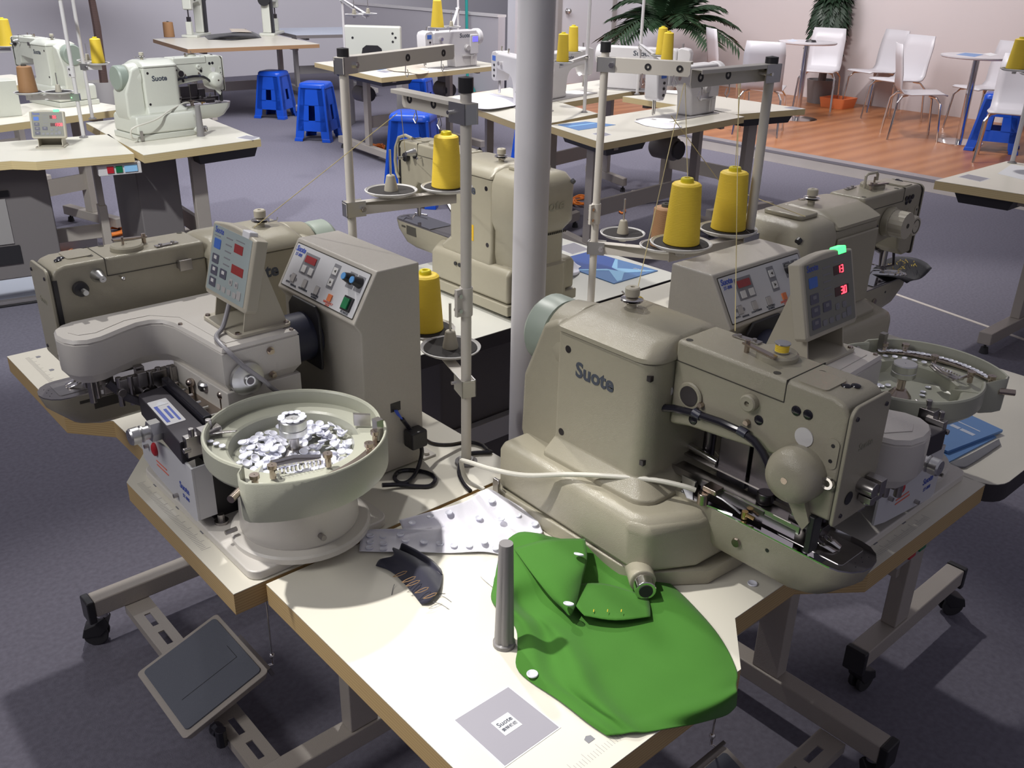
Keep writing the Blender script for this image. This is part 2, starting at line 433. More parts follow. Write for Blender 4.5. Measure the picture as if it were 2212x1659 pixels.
F1 = Frame((.4554, 1.139, .78), 0); F2 = Frame((1.706, .530, .78), 90); F3 = Frame((1.06, 2.32, .78), -90); F4 = Frame((2.305, 1.705, .78), 180)
t1 = table('sewing_table', 'cream table with plywood edge carrying the button feeder with the full bowl', F1, notch=True, feet=(.21, 1.02))
t2 = table('sewing_table', 'cream table with plywood edge under the green cloth', F2, notch=True, feet=(.085, .93))
t3 = table('sewing_table', 'white round-cornered table with black edge and white cloth behind the column', F3, D=.6, round_r=.05, top='laminate_white', edge='edge_black', feet=(.2, 1.0), leg_mat='paint_white')
t4 = table('sewing_table', 'white round-cornered table with black edge at the far right of the foreground', F4, Lw=1.2, round_r=.05, edge='edge_black', feet=(.25, .95), foot_x=(-.07, .45), leg_x=.28)
# slotted treadle rails between the feet, their feet pads and the pedals
def slotted_rail(F, t, x, y0, y1, slots, z=-.68):
    xs = (x-.032, x-.008, x+.008, x+.032); ys = [y0]+[v for s in slots for v in s]+[y1]; b = MB()
    b.box(xs[0], xs[1], y0, y1, z-.004, z); b.box(xs[2], xs[3], y0, y1, z-.004, z)
    for i in range(0, len(ys)-1, 2): b.box(xs[1], xs[2], ys[i], ys[i+1], z-.004, z)
    for a_ in (xs[0], xs[3]-.004): b.box(a_, a_+.004, y0, y1, z-.025, z-.004)
    return part('treadle_rail', b, 'paint_frame', t)
slotted_rail(F1, t1, .135, .23, 1.0, [(.30, .36), (.39, .45), (.78, .84), (.87, .93)])
slotted_rail(F2, t2, .135, .11, .91, [(.16, .22), (.25, .31)])
def pedal(label, F, y0, y1, x0, x1, z0, z1, rod_top):
    t = thing('foot_pedal', label, 'pedal', F, ((x0+x1)/2, (y0+y1)/2, z0-.05))
    L_ = math.hypot(x1-x0, z1-z0); fn = plane_x((x0, y0, z0), (0, 1, 0), (x1-x0, 0, z1-z0)); w = y1-y0
    b = MB(); b.x = lambda p: fn(Vector((p.x, p.y, -p.z)))
    b.loft([(rrect(0, w, 0, L_, .012), 0.0), (rrect(.008, w-.008, .008, L_-.008, .012), -.022)]); part('plate', b, 'paint_frame', t, bevel=.003)
    b = MB(); b.x = lambda p: fn(Vector((p.x, p.y, -p.z))); b.prism(rrect(.015, w-.015, .015, L_-.012, .01), .0, .004); pd = part('rubber_pad', b, 'pad_rubber', t)
    b = MB(); b.x = lambda p: fn(Vector((p.x, p.y, -p.z)))
    b.box(w*.36, w*.365, L_*.2, L_*.85, .0038, .0044); b.box(w*.36, w*.55, L_*.85, L_*.855, .0038, .0044); part('pad_seam', b, 'black', pd)
    b = MB(); b.x = lambda p: fn(Vector((p.x, p.y, -p.z))); b.box(.0, w*.55, L_-.002, L_+.006, -.02, .006); part('hinge_bar', b, 'steel', t)
    p = fn(Vector((.02, L_+.02, 0)))
    b = MB(); b.tube([fn(Vector((.02, L_, 0))), (p.x, p.y, p.z-.01), (p.x, p.y, p.z+.02)], .003, 8); b.tube([(p.x, p.y, p.z+.0), (p.x, p.y, rod_top)], .0025, 8); b.ball((p.x, p.y, p.z+.015), .007)
    part('pull_rod', b, 'chrome', t)
    q = (x0+.07, y0-.012, z0-.005)
    b = MB(); b.lathe([(.001, -.012), (.014, -.012), (.017, 0), (.014, .012), (.001, .012)], q, 8, 'y'); b.cyl((q[0], q[1]-.02, q[2]-.03), (q[0], q[1]-.02, q[2]+.015), .013, n=8); part('clamp_knob', b, 'black_gloss', t, bevel=.002)
    return t
pedal('grey ribbed foot pedal on the rail under the left table', F1, .43, .70, .02, .232, -.655, -.585, -.06)
pedal('dark foot pedal in the shade under the front table', F2, .40, .67, .02, .232, -.655, -.585, -.06)
# rocker switch box under table 2
b = MB(); b.box(.03, .09, .115, .245, -.105, -.045); sw = thing('switch_box', 'grey power switch box with red key under the front table edge', 'switch', F2, (.06, .1, -.105)); part('housing', b, 'control_grey', sw, bevel=.004)
b = MB(); b.box(.026, .031, .185, .210, -.095, -.06); part('rocker_key', b, 'red', sw, bevel=.002)
b = MB(); b.box(.026, .031, .145, .170, -.095, -.06); part('rocker_key', b, 'green_rocker', sw, bevel=.002)

# ------------------------------------------------------------------ sewing machine heads (frame of the table: x away from the operator, y to his left)
def lx(F, x=0, y=0, z=0, deg=0):
    return Frame(F.w((x, y, z)), math.degrees(F.a)+deg)
def screw(mb, p, d, r=.004, h=.003):
    p = Vector(p); d = Vector(d); mb.cyl(p, p+d*h, r, r*.85, 10)
def sewing_head(F, label, enamel='enamel', rear='slope', fine=True, hose=False, bobbin=None, group=None, emboss=True, clamp=True, name='sewing_machine', cat='sewing machine'):
    t = thing(name, label, cat, F, (.3, .62, 0), group)
    E_ = enamel
    # foot tray, lower body, shoulder, column
    tray = [(.56, .50), (.56, .765), (.25, .765), (.205, .742), (.15, .665), (.145, .58), (.20, .495)]
    b = MB(); b.prism(tray, .0, .03); part('base_tray', b, E_, t, bevel=.004)
    low = [(.555, .505), (.555, .76), (.235, .768), (.205, .755), (.165, .68), (.16, .575), (.22, .50)]
    top = [(.55, .515), (.55, .752), (.245, .758), (.218, .745), (.18, .675), (.175, .58), (.232, .51)]
    b = MB(); b.loft([(low, .031), (low, .108), (top, .125)]); part('lower_body', b, E_, t, bevel=.012, seg=3)
    A = rrect(.235, .47, .515, .735, [.03, .01, .01, .035]); B_ = rrect(.262, .462, .525, .715, [.03, .008, .008, .03])
    b = MB(); b.loft([(A, .120), (A, .132), (B_, .158), (B_, .352)]); cl = part('column', b, E_, t, bevel=.003)
    b = MB(); b.prism(rrect(.2625, .4615, .5255, .7145, [.03, .008, .008, .03]), .352, .3538); part('gasket', b, 'seam', cl)
    C0 = rrect(.258, .464, .522, .718, [.034, .012, .012, .034]); C1 = rrect(.268, .455, .545, .692, [.034, .02, .02, .034]); C2 = rrect(.272, .448, .57, .662, [.02, .02, .02, .02])
    b = MB(); b.loft([(C0, .3538), (C0, .361), (C1, .376), (C2, .384)]); part('top_cover', b, E_, t, sharp=60)
    # arm with its front drop
    prof = [(-.028, .366), (-.018, .381), (.0, .386), (.262, .386), (.262, .243), (.225, .252), (.065, .268), (.052, .255), (.045, .222), (.015, .203), (-.028, .205)]
    b = MB(); b.prism(prof, .568, .663, 'y'); ar = part('arm', b, E_, t, bevel=.007, seg=3)
    b = MB()
    for yy in (.6635, .5670): b.box(.07, .262, yy-.0006, yy+.0006, .3525, .3537)
    b.box(.069, .0702, .5672, .6638, .3525, .3866); b.box(.069, .0702, .568, .663, .3862, .3868)
    part('cover_seam', b, 'seam', ar, split=True)
    fp = [(y, z) for y, z in rrect(.566, .666, .200, .382, [.008, .008, .016, .016])]
    b = MB(); b.prism(fp, -.034, -.028, 'x'); fc = part('face_plate', b, E_, t, bevel=.002)
    b = MB(); b.prism([(y, z) for y, z in rrect(.567, .665, .201, .381, [.008, .008, .016, .016])], -.0285, -.0268, 'x'); part('face_gasket', b, 'seam', fc)
    if fine:
        b = MB(); letters(b, 'Suote', plane_x((-.0341, .616, .315), (0, -1, 0), (0, 0, 1)), 0, 0, .016, .01); part('lettering', b, 'letter_emboss', fc)
        b = MB()
        for q in ((.58, .365), (.655, .365), (.585, .215), (.65, .215)): screw(b, (-.034, q[0], q[1]), (-1, 0, 0), .0035, .002)
        part('screw', b, 'steel_dark', fc, split=True)
    # cylinder bed
    def nose(tip, y0, y1, xr=.25, n=8):
        r = (y1-y0)/2; cy = (y0+y1)/2; P = [(xr, y0), (xr, y1)]
        for i in range(n+1): a = PI/2+PI*i/n; P.append((tip+r*.9+r*.9*math.cos(a), cy+r*math.sin(a)))
        return P
    b = MB(); b.loft([(nose(-.0, .585, .645), .058), (nose(-.030, .573, .653), .070), (nose(-.068, .566, .660), .108), (nose(-.077, .565, .661), .134)]); bd = part('bed', b, E_, t, sharp=40)
    b = MB(); b.prism(nose(-.077, .5655, .6605, xr=.225), .134, .1366); part('bed_plate', b, 'bed_chrome' if hose else 'bed_plate', bd)
    b = MB(); b.prism(rrect(-.048, .06, .582, .645, .006), .1366, .1374); part('needle_plate', b, 'steel', bd)
    if fine:
        b = MB(); b.box(.005, .055, .5652, .5662, .10, .128); b.box(-.02, .0, .5645, .566, .118, .124); part('bed_slot', b, 'steel_dark' if False else 'seam', bd, split=True)
        b = MB(); screw(b, (.113, .661, .098), (0, 1, 0), .008, .003); part('pivot_screw', b, 'steel_warm', bd)
        b = MB(); b.cyl((.06, .6585, .112), (.06, .6608, .112), .0032, n=10); part('oil_hole', b, 'black', bd)
        b = MB()
        for i in range(5): b.cyl((-.062+.006*(i % 2), .595+.009*i, .1364), (-.062+.006*(i % 2), .595+.009*i, .1369), .001, n=6)
        part('pin_hole', b, 'black', bd, split=True)
    # rear housing, shaft collar and handwheel
    if rear == 'slope':
        rp = [(.462, .345), (.478, .362), (.515, .345), (.562, .235), (.566, .125), (.548, .085), (.462, .085)]
        b = MB(); b.prism(rp, .56, .70, 'y'); part('rear_cover', b, E_, t, bevel=.012, seg=3)
        b = MB(); b.cyl((.463, .632, .305), (.520, .632, .305), .072, .064, 28); part('shaft_collar', b, E_, t, bevel=.006)
        b = MB(); b.lathe([(.001, .520), (.050, .520), (.060, .526), (.062, .54), (.062, .566), (.056, .574), (.001, .574)], (0, .632, .305), 32, 'x'); part('handwheel', b, 'wheel_green', t)
    else:
        A = rrect(.458, .592, .522, .718, [.01, .03, .03, .01]); A2 = rrect(.458, .575, .535, .705, [.01, .03, .03, .01]); A3 = rrect(.458, .56, .56, .68, [.01, .03, .03, .01])
        lowr = rrect(.458, .566, .535, .705, [.01, .02, .02, .01])
        b = MB(); b.loft([(lowr, .125), (lowr, .215), (A, .245), (A, .345), (A2, .37), (A3, .378)]); rc = part('motor_cover', b, E_, t, sharp=50)
        b = MB(); b.prism(rrect(.468, .54, .57, .67, .012), .377, .388); part('cover_pad', b, E_, rc, bevel=.004)
        b = MB(); b.box(.567, .5685, .53, .71, .0, .125); b.loft([(rrect(.50, .572, .53, .712, [.0, .02, .02, 0]), .03), (rrect(.50, .572, .53, .712, [0, .02, .02, 0]), .12), (rrect(.50, .560, .54, .70, [0, .02, .02, 0]), .135)]); part('cable_cover', b, E_, rc)
        b = MB()
        for i in range(24): b.box(.567, .5695, .54+.0069*i, .543+.0069*i, .208, .214)
        part('vent_rib', b, 'seam', rc, split=True)
        b = MB()
        for yy in (.54, .70): b.cyl((.585, yy, .352), (.5925, yy, .348), .007, n=10)
        part('screw_hole', b, 'black', rc, split=True)
        if emboss:
            b = MB(); letters(b, 'Suote', plane_x((.5925, .62, .295), (0, 1, 0), (0, 0, 1)), 0, 0, .042, .01, slant=.15, lift=.0008); part('embossed_lettering', b, 'letter_emboss', rc)
    # lettering, screw holes
    b = MB(); letters(b, 'Suote', plane_x((.376, .7152, .297), (-1, 0, 0), (0, 0, 1)), 0, 0, .036, .03, 1.0, 0, .0006); part('lettering', b, 'letter', cl); b = MB()
    letters(b, 'Suote', plane_x((.350, .5248, .313), (1, 0, 0), (0, 0, 1)), 0, 0, .036, .03, 1.0, 0, .0006); part('lettering', b, 'letter', cl)
    b = MB()
    for p in ((.437, .7150, .326), (.444, .7150, .172)): b.cyl((p[0], p[1]-.001, p[2]), (p[0], p[1]+.0004, p[2]), .0065, n=14); b.cyl((p[0], .5254, p[2]), (p[0], .5246, p[2]), .0065, n=14)
    for z in (.33, .185): b.cbox((.2745, .7045, z), .014, .010, .009)
    part('screw_recess', b, 'steel_dark', cl, split=True)
    # tension post on the roof
    tx, ty = .403, .607
    b = MB(); b.cyl((tx, ty, .380), (tx, ty, .394), .008, n=14); tp = part('tension_post', b, 'plastic_cream', t)
    b = MB(); b.lathe([(.001, .394), (.017, .394), (.019, .396), (.012, .397), (.019, .399), (.016, .401), (.006, .402), (.006, .404)], (tx, ty, 0), 20); b.tube([(tx+.012, ty-.01, .393), (tx+.03, ty-.015, .395), (tx+.033, ty-.012, .400)], .0015, 6); part('tension_disc', b, 'chrome', tp)
    b = MB(); b.lathe([(.001, .404), (.0118, .404), (.0122, .406), (.0122, .417), (.010, .419), (.004, .419), (.004, .416), (.001, .416)], (tx, ty, 0), 18); part('tension_nut', b, 'plastic_cream', tp)
    # bobbin winder
    wx, wy = .125, .605
    b = MB(); b.lathe([(.001, .3855), (.030, .3855), (.030, .393), (.027, .396), (.001, .396)], (wx, wy, 0), 26); wd = part('bobbin_winder', b, E_, t)
    b = MB(); b.x = None; b.prism([(wx-.015, wy+.024), (wx+.045, wy+.012), (wx+.048, wy+.020), (wx-.015, wy+.034)], .397, .400); b.cyl((wx+.04, wy+.018, .386), (wx+.04, wy+.018, .405), .004, n=10); b.cyl((wx-.006, wy, .396), (wx-.006, wy, .410), .0025, n=8); part('winder_lever', b, 'steel_warm', wd)
    if bobbin:
        b = MB()
        for z in (.3975, .4095): b.cyl((wx-.006, wy, z), (wx-.006, wy, z+.0015), .0115, n=20)
        bb = part('bobbin', b, 'alu', wd); b = MB(); b.cyl((wx-.006, wy, .399), (wx-.006, wy, .4095), .0100, n=20); part('bobbin_thread', b, bobbin, bb)
    b = MB()
    for p in ((.247, .651), (.093, .652), (.417, .66), (.055, .60)): b.cyl((p[0], p[1], .3815 if p[0] < .26 else .372), (p[0], p[1], .3864 if p[0] < .26 else .3775), .0055, n=14)
    part('oil_plug', b, 'seam', ar, split=True)
    b = MB()
    for p in ((.0, .606), (.008, .617)): b.ball((p[0], p[1], .3865), .007, 12, (1, 1, .45))
    part('rubber_plug', b, 'black_gloss', ar, split=True)
    b = MB(); b.prism(rrect(.015, .06, .60, .655, .008), .386, .388); part('roof_plate', b, E_, ar)
    if fine:
        b = MB(); b.prism([(.17, .575), (.215, .580), (.215, .590), (.17, .588)], .387, .389); screw(b, (.18, .582, .389), (0, 0, 1)); screw(b, (.205, .585, .389), (0, 0, 1)); part('thread_guide', b, 'steel', t)
    # left side fittings
    ys = .663
    b = MB(); b.lathe([(.001, .000), (.021, .000), (.022, .003), (.020, .005), (.001, .005)], (.225, ys, .306), 26, 'y'); rp_ = part('eccentric_cover', b, E_, t)
    b = MB(); b.cyl((.225, ys+.004, .306), (.225, ys+.0062, .306), .016, n=24); part('eccentric_plug', b, 'steel_dark', rp_)
    b = MB(); b.lathe([(.001, 0), (.013, 0), (.013, .010), (.011, .012), (.004, .012), (.004, .008), (.001, .008)], (.120, ys, .335), 22, 'y'); part('adjuster', b, E_, t)
    b = MB()
    for x, z, r in ((.049, .348, .0075), (.031, .349, .0075), (.104, .312, .0075), (.216, .268, .008)): b.ball((x, ys+.0005, z), r, 14, (1, .35, 1))
    part('rubber_plug', b, 'black_gloss', ar, split=True)
    b = MB(); b.cyl((.031, ys, .315), (.031, ys+.0015, .315), .014, n=24); b.cyl((.272, ys-.002, .299), (.272, ys+.001, .299), .012, n=20); part('blind_disc', b, 'print_pale' if hose else E_, ar, split=True)
    b = MB(); b.prism(rrect(-.022, -.004, .285, .33, .008), ys, ys+.0015, 'y'); pl = part('side_plate', b, E_, ar)
    b = MB()
    for z in (.297, .320): b.cyl((-.013, ys+.001, z), (-.013, ys+.0022, z), .0028, n=10)
    part('plate_hole', b, 'black', pl, split=True)
    if hose:
        b = MB(); b.lathe([(.001, .040), (.020, .040), (.034, .034), (.040, .022), (.041, .0), (.001, .0)], (.028, ys, .262), 32, 'y'); b.prism([(.012, .228), (.044, .228), (.020, .192), (.006, .180), (-.002, .196)], ys-.002, ys+.008, 'y'); cp = part('clutch_cap', b, E_, t, sharp=50)
        b = MB(); b.cyl((.028, ys+.0385, .262), (.028, ys+.0405, .262), .005, n=14); part('cap_screw', b, 'steel_warm', cp)
        b = MB(); b.lathe([(.005, 0), (.009, 0), (.009, .005), (.005, .005), (.005, 0)], (-.018, ys+.006, .268), 16, 'y'); part('cap_eye', b, 'chrome', cp)
        hp = [(.31, .705, .264), (.275, .680, .272), (.245, .673, .279), (.205, .672, .285), (.16, .672, .289), (.12, .672, .288), (.100, .673, .283), (.082, .676, .273), (.066, .680, .258)]
        b = MB(); b.tube(hp, .0062, 10); hs = part('black_hose', b, 'black_gloss', t)
        b = MB()
        for p in ((.203, .672, .2855), (.121, .672, .2885)): b.cyl((p[0]-.007, p[1], p[2]-.001), (p[0]+.007, p[1], p[2]+.001), .0072, n=12)
        part('hose_clip', b, 'navy_motor', hs, split=True)
        b = MB()
        for p in ((.203, .664, .299), (.121, .664, .302)): screw(b, p, (0, 1, 0), .005, .006)
        part('clip_screw', b, 'steel_warm', hs, split=True)
        b = MB(); b.box(-.0085, .0015, .645, .668, .145, .205); part('presser_lever', b, 'black', t, bevel=.002)
        # lamp bracket and solenoid at the nose of the base
        b = MB(); b.cyl((.232, .745, .030), (.196, .772, .030), .021, n=20); lk = part('knee_socket', b, E_, t, bevel=.003)
        b = MB(); b.cyl((.205, .765, .030), (.178, .786, .030), .0165, n=20); part('socket_ring', b, 'chrome', lk, bevel=.002)
        b = MB(); b.cyl((.1785, .7856, .030), (.1772, .7866, .030), .011, n=16); part('socket_face', b, 'rubber', lk)
        b = MB(); b.box(.536, .552, .769, .775, .005, .055); part('hinge_catch', b, 'steel', t, bevel=.002)
        # white sensor cable looping over the base
        cp_ = [(.575, .775, .02), (.605, .79, .03), (.61, .80, .07), (.58, .81, .088), (.52, .805, .098), (.45, .79, .112), (.38, .76, .134), (.31, .725, .149), (.25, .695, .158), (.21, .675, .158), (.195, .665, .154)]
        pts = []
        for i in range(len(cp_)-1):
            p0 = Vector(cp_[max(i-1, 0)]); p1 = Vector(cp_[i]); p2 = Vector(cp_[i+1]); p3 = Vector(cp_[min(i+2, len(cp_)-1)])
            for k in range(5):
                u = k/5; pts.append(.5*((2*p1)+(p2-p0)*u+(2*p0-5*p1+4*p2-p3)*u*u+(3*p1-p0-3*p2+p3)*u**3))
        b = MB(); b.tube(pts+[Vector(cp_[-1])], .0042, 10); part('sensor_cable', b, 'white_cable', t)
        # feed mechanism on the bed
        b = MB(); b.prism([(.245, .585), (.245, .640), (.205, .672), (.13, .655), (.13, .59)], .1366, .1385); part('slide_cover', b, 'bed_chrome', t)
        b = MB(); b.box(.04, .262, .612, .640, .156, .159); b.box(.04, .262, .640, .642, .150, .163); b.box(.10, .262, .598, .612, .170, .173); part('feed_plate', b, 'steel', t, split=True)
        b = MB(); b.box(.085, .20, .642, .6435, .146, .160); b.box(.03, .085, .642, .6435, .140, .155); part('feed_fence', b, 'steel_dark', t, split=True)
        b = MB(); b.prism([(.205, .160), (.232, .160), (.228, .130), (.209, .130)], .650, .653, 'y'); part('sensor_flag', b, 'alu', t)
        b = MB(); b.cyl((.180, .664, .136), (.180, .664, .156), .009, n=16); b.box(.160, .186, .640, .662, .157, .166); sb = part('sensor_block', b, 'steel_warm', t, bevel=.002)
        b = MB(); b.tube([(.178, .658, .158), (.15, .657, .156), (.128, .654, .149), (.118, .652, .144)], .0018, 6); part('sensor_wire', b, 'alu', sb)
        b = MB(); b.cyl((.112, .650, .138), (.112, .650, .150), .005, n=10); b.cyl((.108, .652, .147), (.095, .650, .145), .003, n=8); part('sensor_nut', b, 'brass', sb)
        b = MB(); b.cyl((.262, .60, .182), (.205, .60, .176), .006, n=12); part('lift_rod', b, 'chrome', t)
        b = MB(); b.box(.15, .205, .585, .60, .15, .23); b.box(.10, .145, .575, .60, .150, .24); b.box(.06, .10, .575, .605, .165, .21); b.cyl((.10, .62, .160), (.10, .62, .178), .013, n=16); b.cyl((.235, .585, .16), (.235, .585, .25), .01, n=12); part('lift_linkage', b, 'steel_dark', t, bevel=.002, split=True)
    if hose or clamp:
        # needle bar and button clamp over the needle plate
        b = MB(); b.cyl((.006, .615, .172), (.006, .615, .215), .005, n=12); b.cyl((.006, .615, .139), (.006, .615, .172), .0012, .0008, 8); part('needle_bar', b, 'steel_dark', t)
        b = MB(); b.box(.012, .05, .598, .634, .158, .170); b.prism([(-.004, .17), (.012, .17), (.012, .15), (.002, .145)], .600, .632, 'y'); b.lathe([(.006, .150), (.015, .150), (.015, .162), (.006, .162), (.006, .150)], (.018, .616, 0), 18); ck = part('button_clamp', b, 'steel_dark', t, bevel=.001)
        b = MB(); b.box(.02, .10, .585, .592, .152, .162); b.box(.025, .07, .638, .643, .150, .162); b.cyl((.03, .600, .17), (.03, .600, .185), .005, n=10); b.cyl((.045, .630, .17), (.045, .630, .182), .004, n=10); part('clamp_arm', b, 'steel', ck, split=True)
        b = MB()
        for s in (-1, 1): b.surf([[(.012, .616+s*.003, .150), (.012, .616+s*.014, .150)], [(-.006, .616+s*.004, .142), (-.006, .616+s*.016, .143)], [(-.026, .616+s*.003, .139), (-.024, .616+s*.012, .139)]])
        part('clamp_finger', b, 'chrome', ck, solid=.0015, split=True)
    # right side fittings
    yr = .568
    b = MB(); b.lathe([(.001, -.022), (.0035, -.022), (.0035, -.014), (.013, -.012), (.014, -.002), (.012, 0), (.001, 0)], (.018, yr, .340), 20, 'y'); part('tension_dial', b, 'black', t)
    b = MB(); b.cyl((.018, yr-.034, .340), (.018, yr-.020, .340), .005, n=12); part('dial_stud', b, 'alu', t)
    b = MB(); b.lathe([(.001, -.030), (.006, -.030), (.0075, -.022), (.010, -.014), (.011, -.006), (.013, 0), (.001, 0)], (.052, yr, .358), 18, 'y'); part('thread_tension', b, 'alu', t)
    b = MB(); b.cyl((.092, yr, .348), (.092, yr-.016, .348), .002, n=8); b.ball((.092, yr-.017, .348), .0045, 10); part('thread_pin', b, 'chrome', t)
    b = MB(); b.box(.20, .225, yr-.012, yr, .343, .358); b.box(.20, .225, yr-.018, yr-.012, .340, .361); part('guide_clip', b, 'steel', t, bevel=.001)
    b = MB(); b.box(-.026, -.018, yr-.0008, yr+.001, .24, .362); part('take_up_slot', b, 'black', ar)
    if hose:
        # presser fittings on the face
        b = MB(); b.cyl((-.033, .610, .250), (-.058, .610, .250), .011, n=16); b.box(-.06, -.036, .585, .600, .238, .262); b.cyl((-.045, .60, .222), (-.045, .60, .236), .010, n=14); b.box(-.055, -.036, .578, .612, .226, .236); part('face_bracket', b, 'steel', t, bevel=.001)
        b = MB(); b.cyl((-.0345, .636, .238), (-.0352, .636, .238), .010, n=16); part('face_hole', b, 'black', fc)
    return t

# ------------------------------------------------------------------ button feeder
SEG = {'0': 'abcdef', '1': 'bc', '3': 'abgcd'}
def feeder(F, label, k):
    t = thing('button_feeder', label, 'button feeder', F, (.16, .2, 0))
    b = MB(); b.prism(rrect(.035, .295, .004, .445, .022), 0, .017); part('base_plate', b, 'enamel_white', t, bevel=.003)
    # pedestal and cover
    b = MB(); b.box(.155, .285, .262, .43, .018, .175); part('pedestal', b, 'black', t)
    b = MB(); b.prism([(.145, .228), (.19, .228), (.19, .2325), (.145, .2325)], .10, .192); b.box(.13, .20, .20, .24, .098, .102); b.box(.105, .19, .205, .30, .017, .022); part('sheet_bracket', b, 'enamel_white', t, bevel=.002)
    arc = [(-.055, .460), (-.045, .442), (-.025, .430), (.0, .431), (.04, .448), (.072, .460), (.095, .459), (.113, .446), (.122, .418), (.128, .34), (.134, .250), (.280, .250), (.280, .540), (-.015, .540), (-.037, .532), (-.053, .515), (-.059, .487)]
    def inset(P, d):
        n = len(P); R = []
        for i in range(n):
            a, c, e = Vector(P[i-1]), Vector(P[i]), Vector(P[(i+1) % n]); u = (c-a).normalized(); w = (e-c).normalized()
            nn = (Vector((-u.y, u.x))+Vector((-w.y, w.x)))
            if nn.length < 1e-6: nn = Vector((-u.y, u.x))
            nn.normalize(); R.append(tuple(c+nn*d/max(.5, nn.dot(Vector((-u.y, u.x))))))
        return R
    body = [p for p in arc]
    b = MB(); b.loft([(inset(arc, .012), .208), (inset(arc, .006), .218), (inset(arc, .002), .224), (arc, .227), (arc, .282), (inset(arc, .002), .2835), (inset(arc, .002), .2845), (arc, .286), (inset(arc, .0035), .292)], cap=True)
    cv = part('arm_cover', b, 'enamel_white', t, sharp=50)
    b = MB(); b.prism([(-.038, .485), (-.028, .462), (.0, .456), (.06, .484), (.105, .482), (.143, .44), (.148, .35), (.152, .272), (.262, .272), (.262, .522), (-.015, .522)], .292, .2932); part('raised_panel', b, 'enamel_white', cv, bevel=.001)
    b = MB(); b.prism([(.136, .252), (.279, .252), (.279, .45), (.124, .45), (.130, .34)], .165, .209); part('skirt', b, 'enamel_white', cv, bevel=.002)
    b = MB()
    for p in ((.144, .259), (.271, .259), (.130, .405), (.271, .38)): screw(b, (p[0], p[1], .292), (0, 0, 1), .0042, .0028)
    part('screw', b, 'steel_warm', cv, split=True)
    b = MB()
    for p in ((.222, .250, .268), (.222, .250, .222)): b.cyl(p, (p[0], p[1]-.009, p[2]), .0045, n=8); b.cyl(p, (p[0], p[1]-.003, p[2]), .007, n=12)
    part('hex_bolt', b, 'steel_warm', cv, split=True)
    b = MB(); b.lathe([(.001, -.018), (.009, -.018), (.010, -.013), (.022, -.012), (.030, -.009), (.031, -.002), (.028, 0), (.001, 0)], (.172, .250, .230), 30, 'y'); wh = part('adjusting_wheel', b, 'alu', t, sharp=18)
    b = MB(); b.cyl((.172, .2325, .230), (.172, .2312, .230), .0065, n=12); part('wheel_bolt', b, 'steel_dark', wh)
    b = MB(); b.cyl((.280, .315, .250), (.343, .315, .250), .046, n=28); mo = part('motor', b, 'navy_motor', t, bevel=.003)
    b = MB(); b.prism([(.265, .195), (.365, .195), (.372, .215), (.372, .30), (.355, .318), (.275, .318), (.262, .30), (.262, .21)], .328, .334, 'x'); part('motor_flange', b, 'black', mo, bevel=.002)
    # hopper mechanism under the arm
    b = MB(); b.box(.02, .125, .438, .455, .165, .20); b.box(-.030, .02, .470, .482, .188, .204); b.box(.050, .066, .430, .446, .180, .208); b.cyl((-.025, .455, .165), (-.025, .455, .21), .006, n=12); b.cyl((-.012, .47, .165), (-.012, .47, .21), .006, n=12)
    for i in range(6): b.cyl((.02+.018*i, .445-.006*(i % 2), .148), (.02+.018*i, .445-.006*(i % 2), .205), .0055, n=10)
    b.box(.08, .12, .425, .45, .15, .175); part('transfer_linkage', b, 'steel', t, bevel=.001, split=True)
    b = MB(); b.prism([(.0, .50), (.075, .50), (.075, .515), (.0, .52)], .150, .156); b.box(.0, .055, .468, .476, .168, .184); b.cyl((.06, .44, .17), (.06, .425, .17), .008, n=12); b.cyl((.02, .448, .178), (.02, .432, .178), .008, n=12); b.box(.055, .07, .45, .465, .19, .212); part('transfer_finger', b, 'steel', t, bevel=.001, split=True)
    b = MB(); b.x = None; b.tube([(.005, .455, .195), (.03, .44, .165), (.055, .425, .148)], [.008, .009, .006], 6); part('swing_arm', b, 'anodized', t)
    # rail
    b = MB(); b.prism([(.022, .195), (.078, .205), (.088, .425), (.040, .415)], .135, .176); rl = part('button_rail', b, 'anodized', t, bevel=.002)
    b = MB(); b.prism([(.080, .23), (.096, .23), (.104, .43), (.090, .43)], .150, .190); part('rail_guard', b, 'black_gloss', rl, bevel=.003)
    sf = lambda p: Vector((.050+.062*0+p.x*.97+p.y*.07, .315-p.x*.04+p.y*1.0, .1762+p.z)) if False else Vector((.052+p.x+.075*p.y, .315+p.y, .1762+p.z))
    b = MB(); b.x = sf; b.prism(rrect(-.018, .016, -.05, .055, .003), 0, .0005); st = part('rail_sticker', b, 'panel_white', rl)
    b = MB(); b.x = sf; b.prism([(-.014, -.04), (-.008, -.04), (-.008, .03), (-.014, .03)], .0005, .001); b.prism([(.006, -.042), (.010, -.042), (.010, .02), (.006, .02)], .0005, .001); b.prism([(-.003, -.03), (.002, -.03), (.002, .012), (-.003, .012)], .0005, .001); part('sticker_print', b, 'letter_blue', st, split=True)
    b = MB(); b.x = sf; b.prism([(-.010, .03), (.012, .03), (.001, .048)], .0005, .0011); part('sticker_arrow', b, 'print_white', st)
    b = MB(); b.cyl((.030, .302, .156), (.012, .302, .156), .019, n=6); b.cyl((.012, .302, .156), (.000, .302, .156), .012, n=20); b.lathe([(.001, -.022), (.013, -.022), (.015, -.019), (.015, -.006), (.012, -.004), (.015, -.002), (.015, .0), (.001, .0)], (0, .302, .156), 24, 'x'); part('rail_knob', b, 'alu', t)
    b = MB(); b.prism([(.105, .27), (.150, .26), (.150, .395), (.112, .40)], .142, .168); bl = part('guide_block', b, 'steel_warm', t, bevel=.002)
    b = MB()
